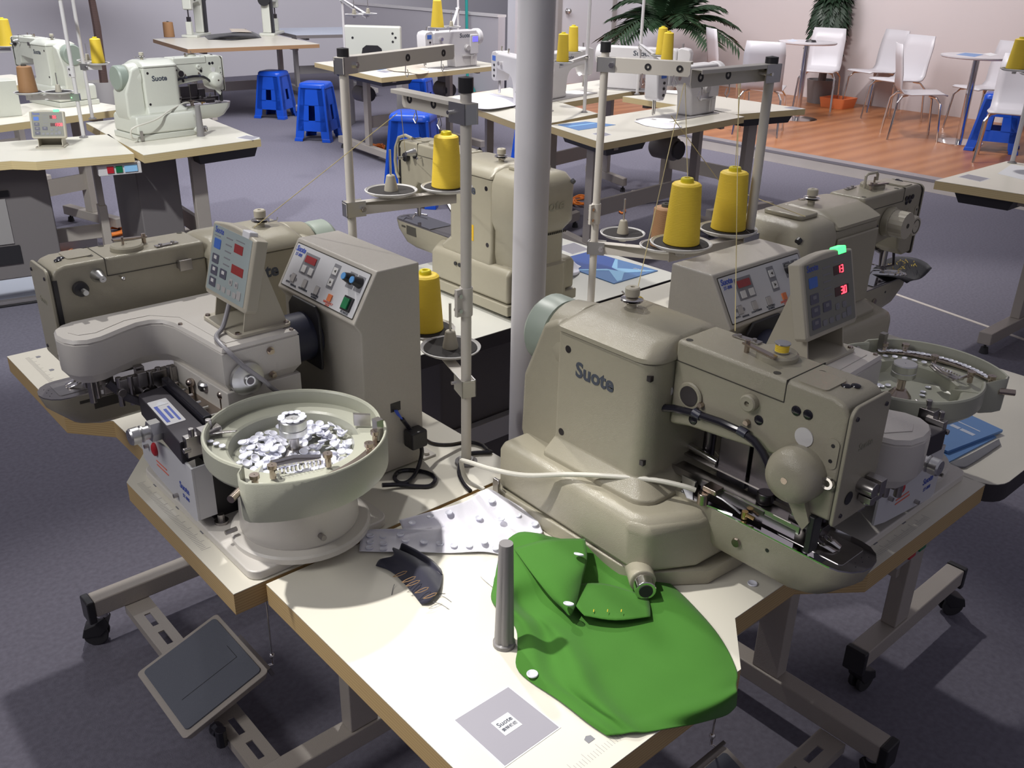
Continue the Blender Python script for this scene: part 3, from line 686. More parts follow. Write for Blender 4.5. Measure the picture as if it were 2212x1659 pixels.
    for x, y, h in ((.122, .375, .020), (.138, .280, .026)): b.cyl((x, y, .168), (x, y, .168+h), .0048, n=10); b.ball((x, y, .17+h), .0085, 12)
    part('guide_post', b, 'steel_warm', bl, split=True)
    b = MB(); b.cyl((.135, .335, .168), (.135, .335, .188), .003, n=8); b.lathe([(.001, .188), (.013, .188), (.015, .192), (.015, .200), (.012, .204), (.001, .204)], (.135, .335, 0), 18); part('thumb_screw', b, 'alu', bl)
    b = MB()
    for i in range(6): b.cyl((.098, .25+.032*i, .178+.002*(i % 2)), (.112, .25+.032*i, .178+.002*(i % 2)), .0028, n=8)
    part('rail_bolt', b, 'chrome', bl, split=True)
    # printed side plate under the rail
    b = MB(); b.prism([(.395, .118), (.395, .060), (.355, .050), (.185, .030), (.172, .036), (.172, .135), (.20, .138)], .026, .030, 'x'); sp = part('side_plate', b, 'panel_white', t)
    b = MB(); b.box(.0302, .060, .1722, .176, .036, .135); part('plate_flange', b, 'panel_white', sp)
    fn = plane_x((.0258, .23, .07), (0, -1, 0), (0, 0, 1))
    b = MB(); letters(b, 'Suote', fn, .016, .010, .018, .02, .9); part('lettering', b, 'letter_blue', sp); b = MB(); letters(b, 'ST-808', fn, .018, -.008, .010, .01, .9); part('lettering', b, 'letter_blue', sp)
    b = MB(); b.x = fn; b.box(-.100, -.055, .012, .0145, .0001, .0005); b.box(-.100, -.050, .004, .0065, .0001, .0005); part('printed_line', b, 'letter_red', sp, split=True)
    b = MB(); b.ball((.024, .325, .108), .012, 12, (.5, .8, 1.1)); part('release_button', b, 'red', sp)
    b = MB()
    for q in ((.25, .05), (.36, .10)): b.cyl((.026, q[0], q[1]), (.018, q[0], q[1]), .004, n=8)
    part('plate_screw', b, 'steel', sp, split=True)
    b = MB(); b.box(.06, .16, .19, .24, .017, .125); part('rail_support', b, 'black', t)
    b = MB(); b.cyl((.065, .172, .017), (.065, .172, .022), .012, n=14); b.cyl((.065, .172, .022), (.065, .172, .034), .006, n=8); b.cyl((.042, .105, .04), (.062, .105, .04), .004, n=8); b.cyl((.150, -.024, .05), (.150, -.004, .05), .005, n=10); part('foot_bolt', b, 'steel', t, split=True)
    # rail mouth at the bowl
    b = MB(); b.box(.028, .062, .182, .197, .150, .186); b.box(.05, .085, .17, .192, .168, .196); b.cyl((.04, .186, .186), (.04, .186, .200), .005, n=10); b.cyl((.068, .18, .196), (.068, .18, .210), .0055, n=10); b.cyl((.022, .184, .165), (.034, .184, .165), .005, n=10); b.prism([(.06, .168), (.10, .150), (.104, .153), (.066, .178)], .188, .190); part('rail_mouth', b, 'steel', t, bevel=.001)
    # vibrating bowl
    cx, cy = .166, .080
    b = MB(); b.lathe([(.001, .017), (.116, .017), (.116, .026), (.112, .029), (.001, .029)], (cx, cy, 0), 48); part('bowl_foot', b, 'enamel_white', t)
    b = MB(); b.lathe([(.001, .029), (.097, .029), (.099, .034), (.095, .128), (.001, .128)], (cx, cy+.004, 0), 48); part('bowl_drive', b, 'enamel_white', t)
    b = MB(); b.lathe([(.001, .128), (.092, .128), (.118, .145), (.139, .163), (.1425, .168), (.1425, .180), (.140, .1815), (.108, .180), (.104, .177), (.100, .158), (.090, .153), (.001, .151)], (cx, cy, 0), 64); bw = part('bowl', b, 'enamel_bowl', t)
    b = MB(); b.lathe([(.1365, .176), (.143, .170), (.143, .203), (.141, .206), (.138, .206), (.136, .203), (.1365, .176)], (cx, cy, 0), 52, 'z', rad(-34), rad(209)); part('bowl_rim', b, 'enamel_bowl', bw)
    # outer lip
    n = 30; R = []
    for i in range(n+1):
        a = rad(208+122*i/n); u = i/n; r = .150+.040*math.sin(PI*min(1, (u+.02)*2.2)/2)*(1 if u < .45 else max(0, 1-(u-.45)/.62)) if False else None
        if u < .10: r = .143+.046*math.sin(u/.10*PI/2)
        else: r = .189-.042*((u-.10)/.90)**1.3
        zt = .209 if .02 < u < .97 else .203
        c_, s_ = math.cos(a), math.sin(a)
        R.append([(cx+(r+d)*c_, cy+(r+d)*s_, z) for d, z in ((-.0, .142+.012*u), (.0, zt-.002), (-.002, zt), (-.005, zt-.001), (-.006, .182), (-.055, .181), (-.055, .150))])
    b = MB(); b.rings(R); lp = part('bowl_lip', b, 'enamel_bowl', bw, sharp=45)
    a = rad(214); b = MB(); b.cyl((cx+.170*math.cos(a), cy+.170*math.sin(a), .185), (cx+.198*math.cos(a), cy+.198*math.sin(a), .185), .006, n=12); part('lip_bolt', b, 'steel_warm', lp)
    n = 16; R = []
    for i in range(n+1):
        u = i/n; a = rad(226+92*u); r = .178-.036*u**1.2; c_, s_ = math.cos(a), math.sin(a); wd_ = .010+.016*math.sin(PI*u)
        R.append([(cx+q*c_, cy+q*s_, z) for q, z in ((r-wd_, .186), (r, .186), (r, .189), (r-wd_, .189))])
    b = MB(); b.rings(R); gp = part('guide_plate', b, 'steel_warm', bw)
    b = MB()
    for x, y in ((.045, -.023), (.079, -.013), (.161, -.035), (.228, -.047), (.258, -.019)):
        b.cyl((x, y, .184), (x, y, .198), .005, n=10); b.lathe([(.001, .198), (.005, .198), (.0075, .201), (.0075, .207), (.001, .207)], (x, y, 0), 12)
    part('guide_post', b, 'steel_warm', gp, split=True)
    b = MB(); b.tube([(.082, -.02, .196), (.09, .012, .196), (.125, .006, .196), (.158, -.02, .196)], .003, 6); b.prism([(.085, -.002), (.095, .020), (.140, .004), (.16, -.012), (.155, -.020), (.10, .0)], .190, .193)
    for i in range(11): b.cbox((.092+.006*i, -.010-.0015*i, .189), .003, .003, .008)
    part('button_comb', b, 'chrome', gp)
    b = MB(); b.prism([(.265, .055), (.285, .035), (.288, .040), (.268, .062)], .184, .205); b.box(.258, .27, -.026, -.012, .19, .226); part('gate_plate', b, 'steel', bw, split=True)
    # spindle
    b = MB(); b.lathe([(.001, .150), (.022, .150), (.022, .154), (.012, .166), (.008, .166), (.008, .194), (.001, .194)], (cx, cy, 0), 24); spn = part('spindle', b, 'steel' if k == 1 else 'steel_warm', bw)
    b = MB(); b.lathe([(.001, .192), (.0205, .192), (.0225, .194), (.0225, .203), (.0215, .204), (.0225, .205), (.0225, .218), (.021, .220), (.001, .220)], (cx, cy, 0), 30); part('spindle_knob', b, 'alu', spn)
    return t, (cx, cy)

# ------------------------------------------------------------------ loose buttons
def button_mesh():
    b = MB(); n = 16
    prof = [(.0, .0), (.0045, .0), (.0056, .0007), (.0057, .0016), (.0052, .0022), (.0042, .0018), (.0036, .0012), (.0, .0011)]
    prof = [(max(r, 1e-5), z) for r, z in prof]
    b.lathe(prof, n=n)
    me = mesh_of('button', b, 'button', Vector((0, 0, 0)), sharp=60)
    return me
BTN = button_mesh()
def button(F, p, label, group, tilt=0, az=0, sc=1, parent=None):
    o = bpy.data.objects.new('button', BTN); COL.objects.link(o)
    if parent is None:
        o.location = F.w(p); props(o, label, 'button', group)
        o.rotation_euler = (tilt*math.cos(az), tilt*math.sin(az), az)
    else:
        o.parent = parent; o.location = Vector(p)-BASE[parent.name]; o.rotation_euler = (tilt*math.cos(az), tilt*math.sin(az), az)
    o.scale = (sc, sc, sc)
    return o

# ------------------------------------------------------------------ operating panel on its stand
def op_panel(F, label, lit, base_z=.2934, o=(0, 0, 0), name='operation_panel'):
    ox, oy, oz = o
    t = thing(name, label, 'control panel', F, (.23+ox, .34+oy, base_z+oz))
    def sh(fn): return lambda p: fn(p)+Vector(o)
    b = MB(); b.x = lambda p: p+Vector(o); b.prism(rrect(.172, .282, .272, .408, .012), base_z, base_z+.006); bp = part('base_plate', b, 'plastic_cream', t, bevel=.001)
    b = MB(); b.x = lambda p: p+Vector(o)
    for q in ((.180, .281), (.180, .399), (.274, .281), (.274, .399)): screw(b, (q[0], q[1], base_z+.006), (0, 0, 1), .005, .003)
    part('screw', b, 'steel_warm', bp, split=True)
    b = MB(); b.x = lambda p: p+Vector(o)
    for y in (.283, .393): b.prism([(.192, base_z+.006), (.276, base_z+.006), (.228, base_z+.157), (.222, base_z+.157)], y, y+.003, 'y')
    b.prism([(.222, base_z+.157), (.228, base_z+.157), (.276, base_z+.006), (.272, base_z+.006)], .286, .394, 'y'); part('stand', b, 'plastic_cream', t)
    bot, topp = Vector((.186, .418, base_z+.047)), Vector((.220, .418, base_z+.173))
    H_ = (topp-bot).length; Wd = .160
    fn0 = plane_x(bot, (0, -1, 0), topp-bot); fn = lambda p: fn0(p)+Vector(o)
    outl = []
    for i in range(9): u = i/8; outl.append((Wd*(1-u), H_+.010*math.sin(PI*u*.9+.1)-.004))
    poly = [(.006, 0), (Wd-.006, 0), (Wd, .006)]+[(min(max(x, .0), Wd), y) for x, y in outl]+[(0, .006)]
    b = MB(); b.x = fn; b.loft([(poly, -.024), (poly, -.003), ([(.004+x*(Wd-.008)/Wd, .004+y*(H_-.006)/H_) for x, y in poly], 0)]); cs = part('case', b, 'plastic_cream', t, bevel=.002)
    mg = .009
    b = MB(); b.x = fn; b.prism(rrect(mg, Wd-mg, mg, H_-.005, .003), 0, .0006); fa = part('membrane', b, 'panel_face' if not lit else 'panel_face_dark', cs)
    fw_, fh_ = Wd-2*mg, H_-.014
    def R_(mb, u, v, w, h, z0=.0006, z1=.0016, r=.002):
        x, y = mg+u*fw_, mg+(1-v)*fh_; mb.x = fn; mb.prism(rrect(x-w*fw_/2, x+w*fw_/2, y-h*fh_/2, y+h*fh_/2, r, 3), z0, z1)
    b = MB(); R_(b, .15, .27, .17, .15); part('key', b, 'key_blue', fa)
    for u, v in ((.15, .50), (.155, .68), (.15, .86), (.40, .67)):
        b = MB(); R_(b, u, v, .17, .14); part('key', b, 'key_dark', fa)
        b = MB(); R_(b, u, v-.02, .07, .05, .0016, .002, .0005); part('key_mark', b, 'print_pale' if not lit else 'print_grey', fa, split=True)
    b = MB()
    for i in range(4): R_(b, .33+.14*i, .89, .09, .08)
    R_(b, .86, .86, .10, .13)
    for i in range(2): R_(b, .62+.15*i, .73, .08, .09)
    part('key', b, 'key_grey' if not lit else 'print_grey', fa, split=True)
    b = MB()
    for i in range(5): R_(b, .44, .12+.1*i, .16, .02, .0006, .001, .0003)
    R_(b, .72, .09, .22, .015, .0006, .001, .0003); R_(b, .12, .155, .16, .012, .0006, .001, .0003); R_(b, .62, .73, .03, .04, .0016, .002, .0003); R_(b, .77, .73, .03, .04, .0016, .002, .0003); part('printed_marks', b, 'print_grey', fa, split=True)
    b = MB(); letters(b, 'Suote', fn, mg+.16*fw_, mg+.93*fh_, .015, .02, .95, 0, .001); part('lettering', b, 'letter_blue', fa)
    ds = []
    for u, v, w in ((.70, .21, .22), (.74, .52, .30)):
        b = MB(); R_(b, u, v, w, .13, .0006, .0012, .0006); ds.append(part('display', b, 'display_red' if not lit else 'display_dim', fa))
    if lit:
        def digit(mb, ch, x, y, w, h):
            th = .0016
            g = {'a': (x, y+h/2, w, th), 'd': (x, y-h/2, w, th), 'g': (x, y, w, th), 'b': (x+w/2, y+h/4, th, h/2), 'c': (x+w/2, y-h/4, th, h/2), 'f': (x-w/2, y+h/4, th, h/2), 'e': (x-w/2, y-h/4, th, h/2)}
            mb.x = fn
            for sgm in SEG[ch]: cx_, cy_, ww, hh = g[sgm]; mb.box(cx_-ww/2, cx_+ww/2, cy_-hh/2, cy_+hh/2, .0012, .0018)
        for (u, v, w), s, d_ in zip(((.70, .21, .22), (.74, .52, .30)), lit, ds):
            b = MB(); x, y = mg+u*fw_, mg+(1-v)*fh_
            for i, ch in enumerate(s): digit(b, ch, x+.002+.010*(i-.2), y, .0058, .0115)
            if s == '30': b.box(x+.0045, x+.0061, y-.0068, y-.0052, .0012, .0018)
            part('lit_digits', b, 'led_red', d_)
    b = MB(); b.x = fn; b.box(Wd*.70, Wd*.86, H_-.006, H_+.007, -.016, .0008); part('status_lamp', b, 'led_green' if lit else 'led_clear', cs, bevel=.002)
    return t

# ------------------------------------------------------------------ control box
def control_box(F, label):
    t = thing('control_box', label, 'control box', F, (.41, .285, 0))
    y0, y1 = .15, .42
    pr = [(.333, .318), (.385, .405), (.475, .405), (.475, .004), (.347, .004), (.347, .298)]
    b = MB(); b.prism(pr, y0, y1, 'y'); bx = part('housing', b, 'enamel_box', t, bevel=.003)
    bot = Vector((.333, y1, .318)); top = Vector((.385, y1, .405)); H_ = (top-bot).length; Wd = y1-y0; fn = plane_x(bot, (0, -1, 0), top-bot)
    b = MB(); b.x = fn; b.prism(rrect(.009, Wd-.009, .007, H_-.007, .002), 0, .0006); fr = part('panel_border', b, 'seam', bx)
    b = MB(); b.x = fn; b.prism(rrect(.011, Wd-.011, .009, H_-.009, .002), .0006, .0012); pn = part('panel_sheet', b, 'panel_white', bx)
    pw, ph = Wd-.022, H_-.018
    def R_(mb, u0, u1, v0, v1, z0=.0012, z1=.0016, r=.001):
        mb.x = fn; mb.prism(rrect(.011+u0*pw, .011+u1*pw, .009+(1-v1)*ph, .009+(1-v0)*ph, r, 3), z0, z1)
    b = MB(); R_(b, .16, .355, .11, .60); R_(b, .56, .645, .08, .645); R_(b, .775, .865, .10, .45); R_(b, .88, .97, .10, .45); part('printed_field', b, 'print_grey', pn, split=True)
    b = MB(); R_(b, .185, .33, .17, .33, .0016, .003); part('display', b, 'display_red', pn)
    for u, v in ((.213, .48), (.312, .48), (.602, .24), (.602, .50)):
        b = MB(); R_(b, u-.028, u+.028, v-.08, v+.08, .0016, .003); ky = part('key', b, 'print_pale', pn)
    b = MB(); b.x = fn
    for v, s in ((.24, -1), (.50, 1)):
        X, Y = .011+.602*pw, .009+(1-v)*ph; b.prism([(X-.003*s, Y-.003), (X-.003*s, Y+.003), (X+.003*s, Y)], .003, .0034)
    part('key_arrow', b, 'seam', pn, split=True)
    for u, v in ((.124, .77), (.297, .78), (.475, .795)):
        b = MB(); R_(b, u-.030, u+.030, v-.10, v+.10, .0012, .0014); b2 = MB(); R_(b2, u-.026, u+.026, v-.09, v+.09, .0014, .0030); part('key_frame', b, 'print_grey', pn); part('key', b2, 'key_grey', pn)
    b = MB(); R_(b, .64, .69, .735, .89, .0012, .0035); part('key', b, 'orange', pn)
    b = MB()
    for u, v in ((.085, .76), (.165, .78)): b.x = fn; b.cyl((.011+u*pw, .009+(1-v)*ph, .0012), (.011+u*pw, .009+(1-v)*ph, .002), .0032, n=10)
    part('indicator', b, 'print_grey', pn, split=True)
    b = MB(); letters(b, 'Suote', fn, .011+.08*pw, .009+.89*ph, .015, .03, .95, .15, .0018); part('lettering', b, 'letter_blue', pn); b = MB(); letters(b, 'ST-808', fn, .011+.072*pw, .009+.76*ph, .0085, .01, .95, .1, .0018); part('lettering', b, 'letter_blue', pn)
    for wd, u, v, sz, mm in (('AUTO', .075, .10, .005, 'letter'), ('MANUAL', .165, .07, .005, 'letter'), ('COUNTERSINK', .30, .09, .0046, 'letter'), ('ROTATING', .475, .085, .005, 'letter'), ('NUMBER', .475, .035, .005, 'letter'), ('POWER', .89, .035, .007, 'letter'), ('EMERGENCY', .665, .075, .0055, 'letter_red'), ('STOP', .665, .02, .0055, 'letter_red')):
        b = MB(); letters(b, wd, fn, .011+u*pw, .009+v*ph, sz, .01, 1, 0, .0018); part('lettering', b, mm, pn)
    for u in (.815, .925):
        X, Y = .011+u*pw, .009+(1-.25)*ph
        b = MB(); b.x = fn; b.lathe([(.001, .0016), (.0105, .0016), (.009, .010), (.007, .019), (.001, .019)], (X, Y, 0), 18); kb = part('dial', b, 'black', pn)
        b = MB(); b.x = fn; b.cyl((X, Y, .0185), (X, Y, .021), .0062, n=16); part('dial_cap', b, 'sky_knob', kb)
    b = MB(); R_(b, .835, .945, .60, .92, .0012, .005); rk = part('rocker_frame', b, 'black', pn, bevel=.001)
    b = MB(); R_(b, .855, .925, .64, .88, .005, .009); part('rocker', b, 'green_rocker', rk, bevel=.001)
    b = MB(); b.box(.402, .424, y0-.0008, y0+.001, .128, .146); part('cable_slot', b, 'black', bx)
    b = MB(); b.box(.485, .50, y0+.02, y0+.05, .0, .003) if False else b.box(.475, .505, y0+.0, y0+.045, .0, .004); b.cyl((.49, y0+.012, .004), (.49, y0+.012, .009), .006, n=12); part('mounting_foot', b, 'enamel_white', t)
    return t

t = sewing_head(F1, 'cream sewing machine head behind the white button feeder arm on the left table', hose=False, clamp=True)
t = sewing_head(F2, 'cream button sewing machine with black hose and chrome bed beside the green cloth', hose=True, bobbin='thread_yellow')
fd1, bc = feeder(F1, 'cream button feeder with vibrating bowl full of buttons on the left table', 1)
fd2, bc = feeder(F2, 'cream button feeder with nearly empty bowl at the right', 2)
op_panel(F1, 'unlit operation panel with two blank red displays on the left feeder', None)
op_panel(F2, 'lit operation panel showing red digits 13 and 30 with green lamp', ('13', '30'))
control_box(F1, 'cream control box with green power switch at the back of the left table')
control_box(F2, 'cream control box behind the lit operation panel')
# buttons in the bowls
r0 = random.Random(3); placed = []; cnt = 0
while cnt < 235:
    a = r0.uniform(0, 2*PI); r = .092*math.sqrt(r0.random())
    if r < .018: continue
    x, y = bc[0]+r*math.cos(a), bc[1]+r*math.sin(a); lvl = cnt//85
    if any(math.hypot(x-q[0], y-q[1]) < .0072 and lvl == q[2] for q in placed) and r0.random() < .9: continue
    placed.append((x, y, lvl)); h = .1535+.0045*lvl+.008*max(0, math.sin(3*a+.6))*(r/.09)+r0.uniform(0, .003)
    button(F1, (x, y, h), 'small clear button heaped with others in the full bowl', 'clear buttons heaped in the full bowl', r0.uniform(0, .75), r0.uniform(0, 6.28), 1.3); cnt += 1
for i in range(11):
    a = 2*PI*i/11; button(F1, (bc[0]+.0175*math.cos(a), bc[1]+.0175*math.sin(a), .2202+.0012*(i % 2)), 'clear button in the ring laid on the spindle knob', 'ring of buttons on the spindle knob', .1, a, 1.05)
for i in range(4): button(F1, (.052+.004*i, .165-.013*i, .184), 'clear button queuing on the track of the full bowl', 'buttons queuing on the bowl track', .1, i, .95)
for i in range(26):
    u = i/25; a = rad(232+84*u); r = .166-.034*u**1.2
    button(F2, (bc[0]+r*math.cos(a), bc[1]+r*math.sin(a), .1895), 'clear button in the row along the rim of the nearly empty bowl', 'row of buttons along the bowl rim', .08, i, 1.0)
for i in range(18):
    a = r0.uniform(0, 6.28); r = .04+.045*r0.random(); button(F2, (bc[0]+r*math.cos(a), bc[1]+r*math.sin(a), .1535), 'clear button lying loose on the floor of the nearly empty bowl', 'loose buttons in the nearly empty bowl', .1, a, 1.0)
for i in range(9):
    a = rad(250+9*i); r = .118; button(F2, (bc[0]+r*math.cos(a), bc[1]+r*math.sin(a), .184), 'clear button on the inner track of the nearly empty bowl', 'buttons on the inner track', .1, i, 1.0)

# ------------------------------------------------------------------ the two bartackers on the far side of the group
F3m = lx(F3, 0, 0, .012); F4m = lx(F4, -.005, -.01, .018)
m3 = sewing_head(F3m, 'cream bartacking machine with embossed motor cover standing behind the column', rear='motor', clamp=False)
m4 = sewing_head(F4m, 'cream bartacking machine at the right holding black embroidered cloth', rear='motor', clamp=False)
for F_, m_ in ((F3m, m3), (F4m, m4)):
    b = MB()
    for p in ((.20, .54), (.53, .54), (.53, .74), (.24, .74)): b.cyl((p[0], p[1], -.018 if F_ is F4m else -.012), (p[0], p[1], .0), .02, n=16)
    part('rubber_foot', b, 'rubber', m_, split=True)
    b = MB(); b.prism(rrect(-.06, .12, .570, .655, [.02, .004, .004, .02]), .1374, .1385); part('throat_plate', b, 'bed_chrome', m_)
    b = MB(); b.cyl((.006, .615, .15), (.006, .615, .215), .006, n=10); b.tube([(.006, .60, .20), (.03, .59, .215), (.09, .60, .24), (.16, .61, .225), (.20, .62, .17)], .009, 8); part('needle_bar', b, 'steel', m_, split=True)
    b = MB(); b.tube([(.012, .575, .16), (-.03, .572, .147), (-.045, .60, .142), (-.012, .60, .141), (-.05, .64, .142), (.0, .65, .145)], .0022, 6); part('work_clamp', b, 'chrome', m_)
b = MB(); b.x = None
for i, (x0, x1, z0, z1, mm) in enumerate(((.335, .385, .170, .215, 'label_yellow'), (.335, .385, .137, .152, 'letter_blue'))):
    q = MB(); q.box(x0, x1, .5240, .5247, z0, z1); lab = part('label', q, mm, m3)
    q = MB()
    for k in range(4 if i == 0 else 1): q.box(x0+.006, x1-.008, .5234, .5240, z1-.009-.009*k, z1-.006-.009*k)
    part('label_print', q, 'letter' if i == 0 else 'print_white', lab, split=True)
b = MB()
for k in range(3): b.cyl((.335+.018*k, .500, .098), (.335+.018*k, .4975, .098), .006, n=12)
part('vent_hole', b, 'black', m3, split=True)
b = MB(); b.tube([(.035, .575, .395), (.0, .575, .400), (-.028, .570, .390), (-.040, .566, .36), (-.042, .564, .32), (-.034, .562, .285), (-.022, .562, .27)], .005, 8); part('thread_guard', b, 'enamel', m3)
b = MB(); b.cyl((.055, .568, .352), (.055, .5665, .352), .0125, n=18); part('blind_plug', b, 'black', m3)
# knobs, hook and cloth of the right bartacker
b = MB(); n_ = 40; P_ = [(.033*(1 if k % 2 else .965)*math.cos(2*PI*k/n_), .033*(1 if k % 2 else .965)*math.sin(2*PI*k/n_)) for k in range(n_)]
b.x = lambda p: Vector((.135+p.x, .663+p.z, .312+p.y)); b.prism(P_, .018, .055); kb = part('clamp_knob', b, 'plastic_cream', m4)
b = MB(); b.cyl((.135, .663, .312), (.135, .683, .312), .036, n=24); part('knob_seat', b, 'enamel', m4, bevel=.003)
b = MB(); b.cyl((.135, .7175, .312), (.135, .719, .312), .006, n=12); part('knob_screw', b, 'seam', kb)
b = MB(); b.lathe([(.001, .0), (.024, 0), (.026, .012), (.026, .040), (.023, .045), (.001, .045)], (.068, .663, .298), 26, 'y'); k2 = part('dial', b, 'plastic_cream', m4)
b = MB(); b.lathe([(.016, .0452), (.018, .0452), (.018, .0458), (.016, .0458), (.016, .0452)], (.068, .663, .298), 20, 'y'); part('dial_mark', b, 'seam', k2)
b = MB()
for k in range(3): b.cyl((.055-.016*k, .6635, .358), (.055-.016*k, .6655, .358), .006, n=12)
part('rubber_plug', b, 'black', m4, split=True)
b = MB(); b.lathe([(.001, 0), (.018, 0), (.018, .004), (.001, .004)], (.215, .663, .325), 20, 'y'); hq = part('side_plug', b, 'enamel', m4); b = MB(); b.cyl((.215, .667, .325), (.215, .668, .325), .012, n=16); part('plug_core', b, 'black', hq)
b = MB(); b.tube([(.155, .60, .386), (.155, .60, .415), (.150, .602, .420), (.115, .605, .420), (.110, .606, .414), (.110, .606, .40)], .0035, 8); part('winder_hook', b, 'plastic_cream', m4)
b = MB(); b.prism([(.285, .714), (.46, .714), (.46, .722), (.285, .722)], .16, .335); part('side_cover', b, 'enamel', m4, bevel=.004)
b = MB(); b.tube([(.03, .60, .21), (.0, .60, .20), (-.01, .60, .155)], .005, 8); b.tube([(-.015, .625, .205), (-.03, .625, .16), (.02, .615, .158)], .004, 8); part('clamp_rod', b, 'steel_dark', m4, split=True)
gr = []
for i in range(9):
    u = i/8; row = []
    for j in range(7):
        v = j/6; x = -.175+.20*u+.02*v; y = .575+.10*v+.03*u*v; row.append((x, y, .143+.008*math.sin(u*5+v*3)-.03*max(0, v-.8)))
    gr.append(row)
b = MB(); b.surf(gr); bc_ = solo('embroidered_cloth', b, 'cloth_black', 'black cloth with yellow stitching clamped in the right bartacker', 'cloth', F4m, (-.08, .62, .14), solid=.0015)
b = MB(); rr = random.Random(5)
for k in range(26):
    x, y = -.13+rr.random()*.12, .60+rr.random()*.05; a = rr.uniform(.2, .9); l_ = .012+.016*rr.random()
    b.tube([(x, y, .1535), (x+l_*math.cos(a), y+l_*math.sin(a), .1545)], .0007, 4)
o = part('embroidery', b, 'stitch_yellow', bc_); o['kind'] = 'stuff'

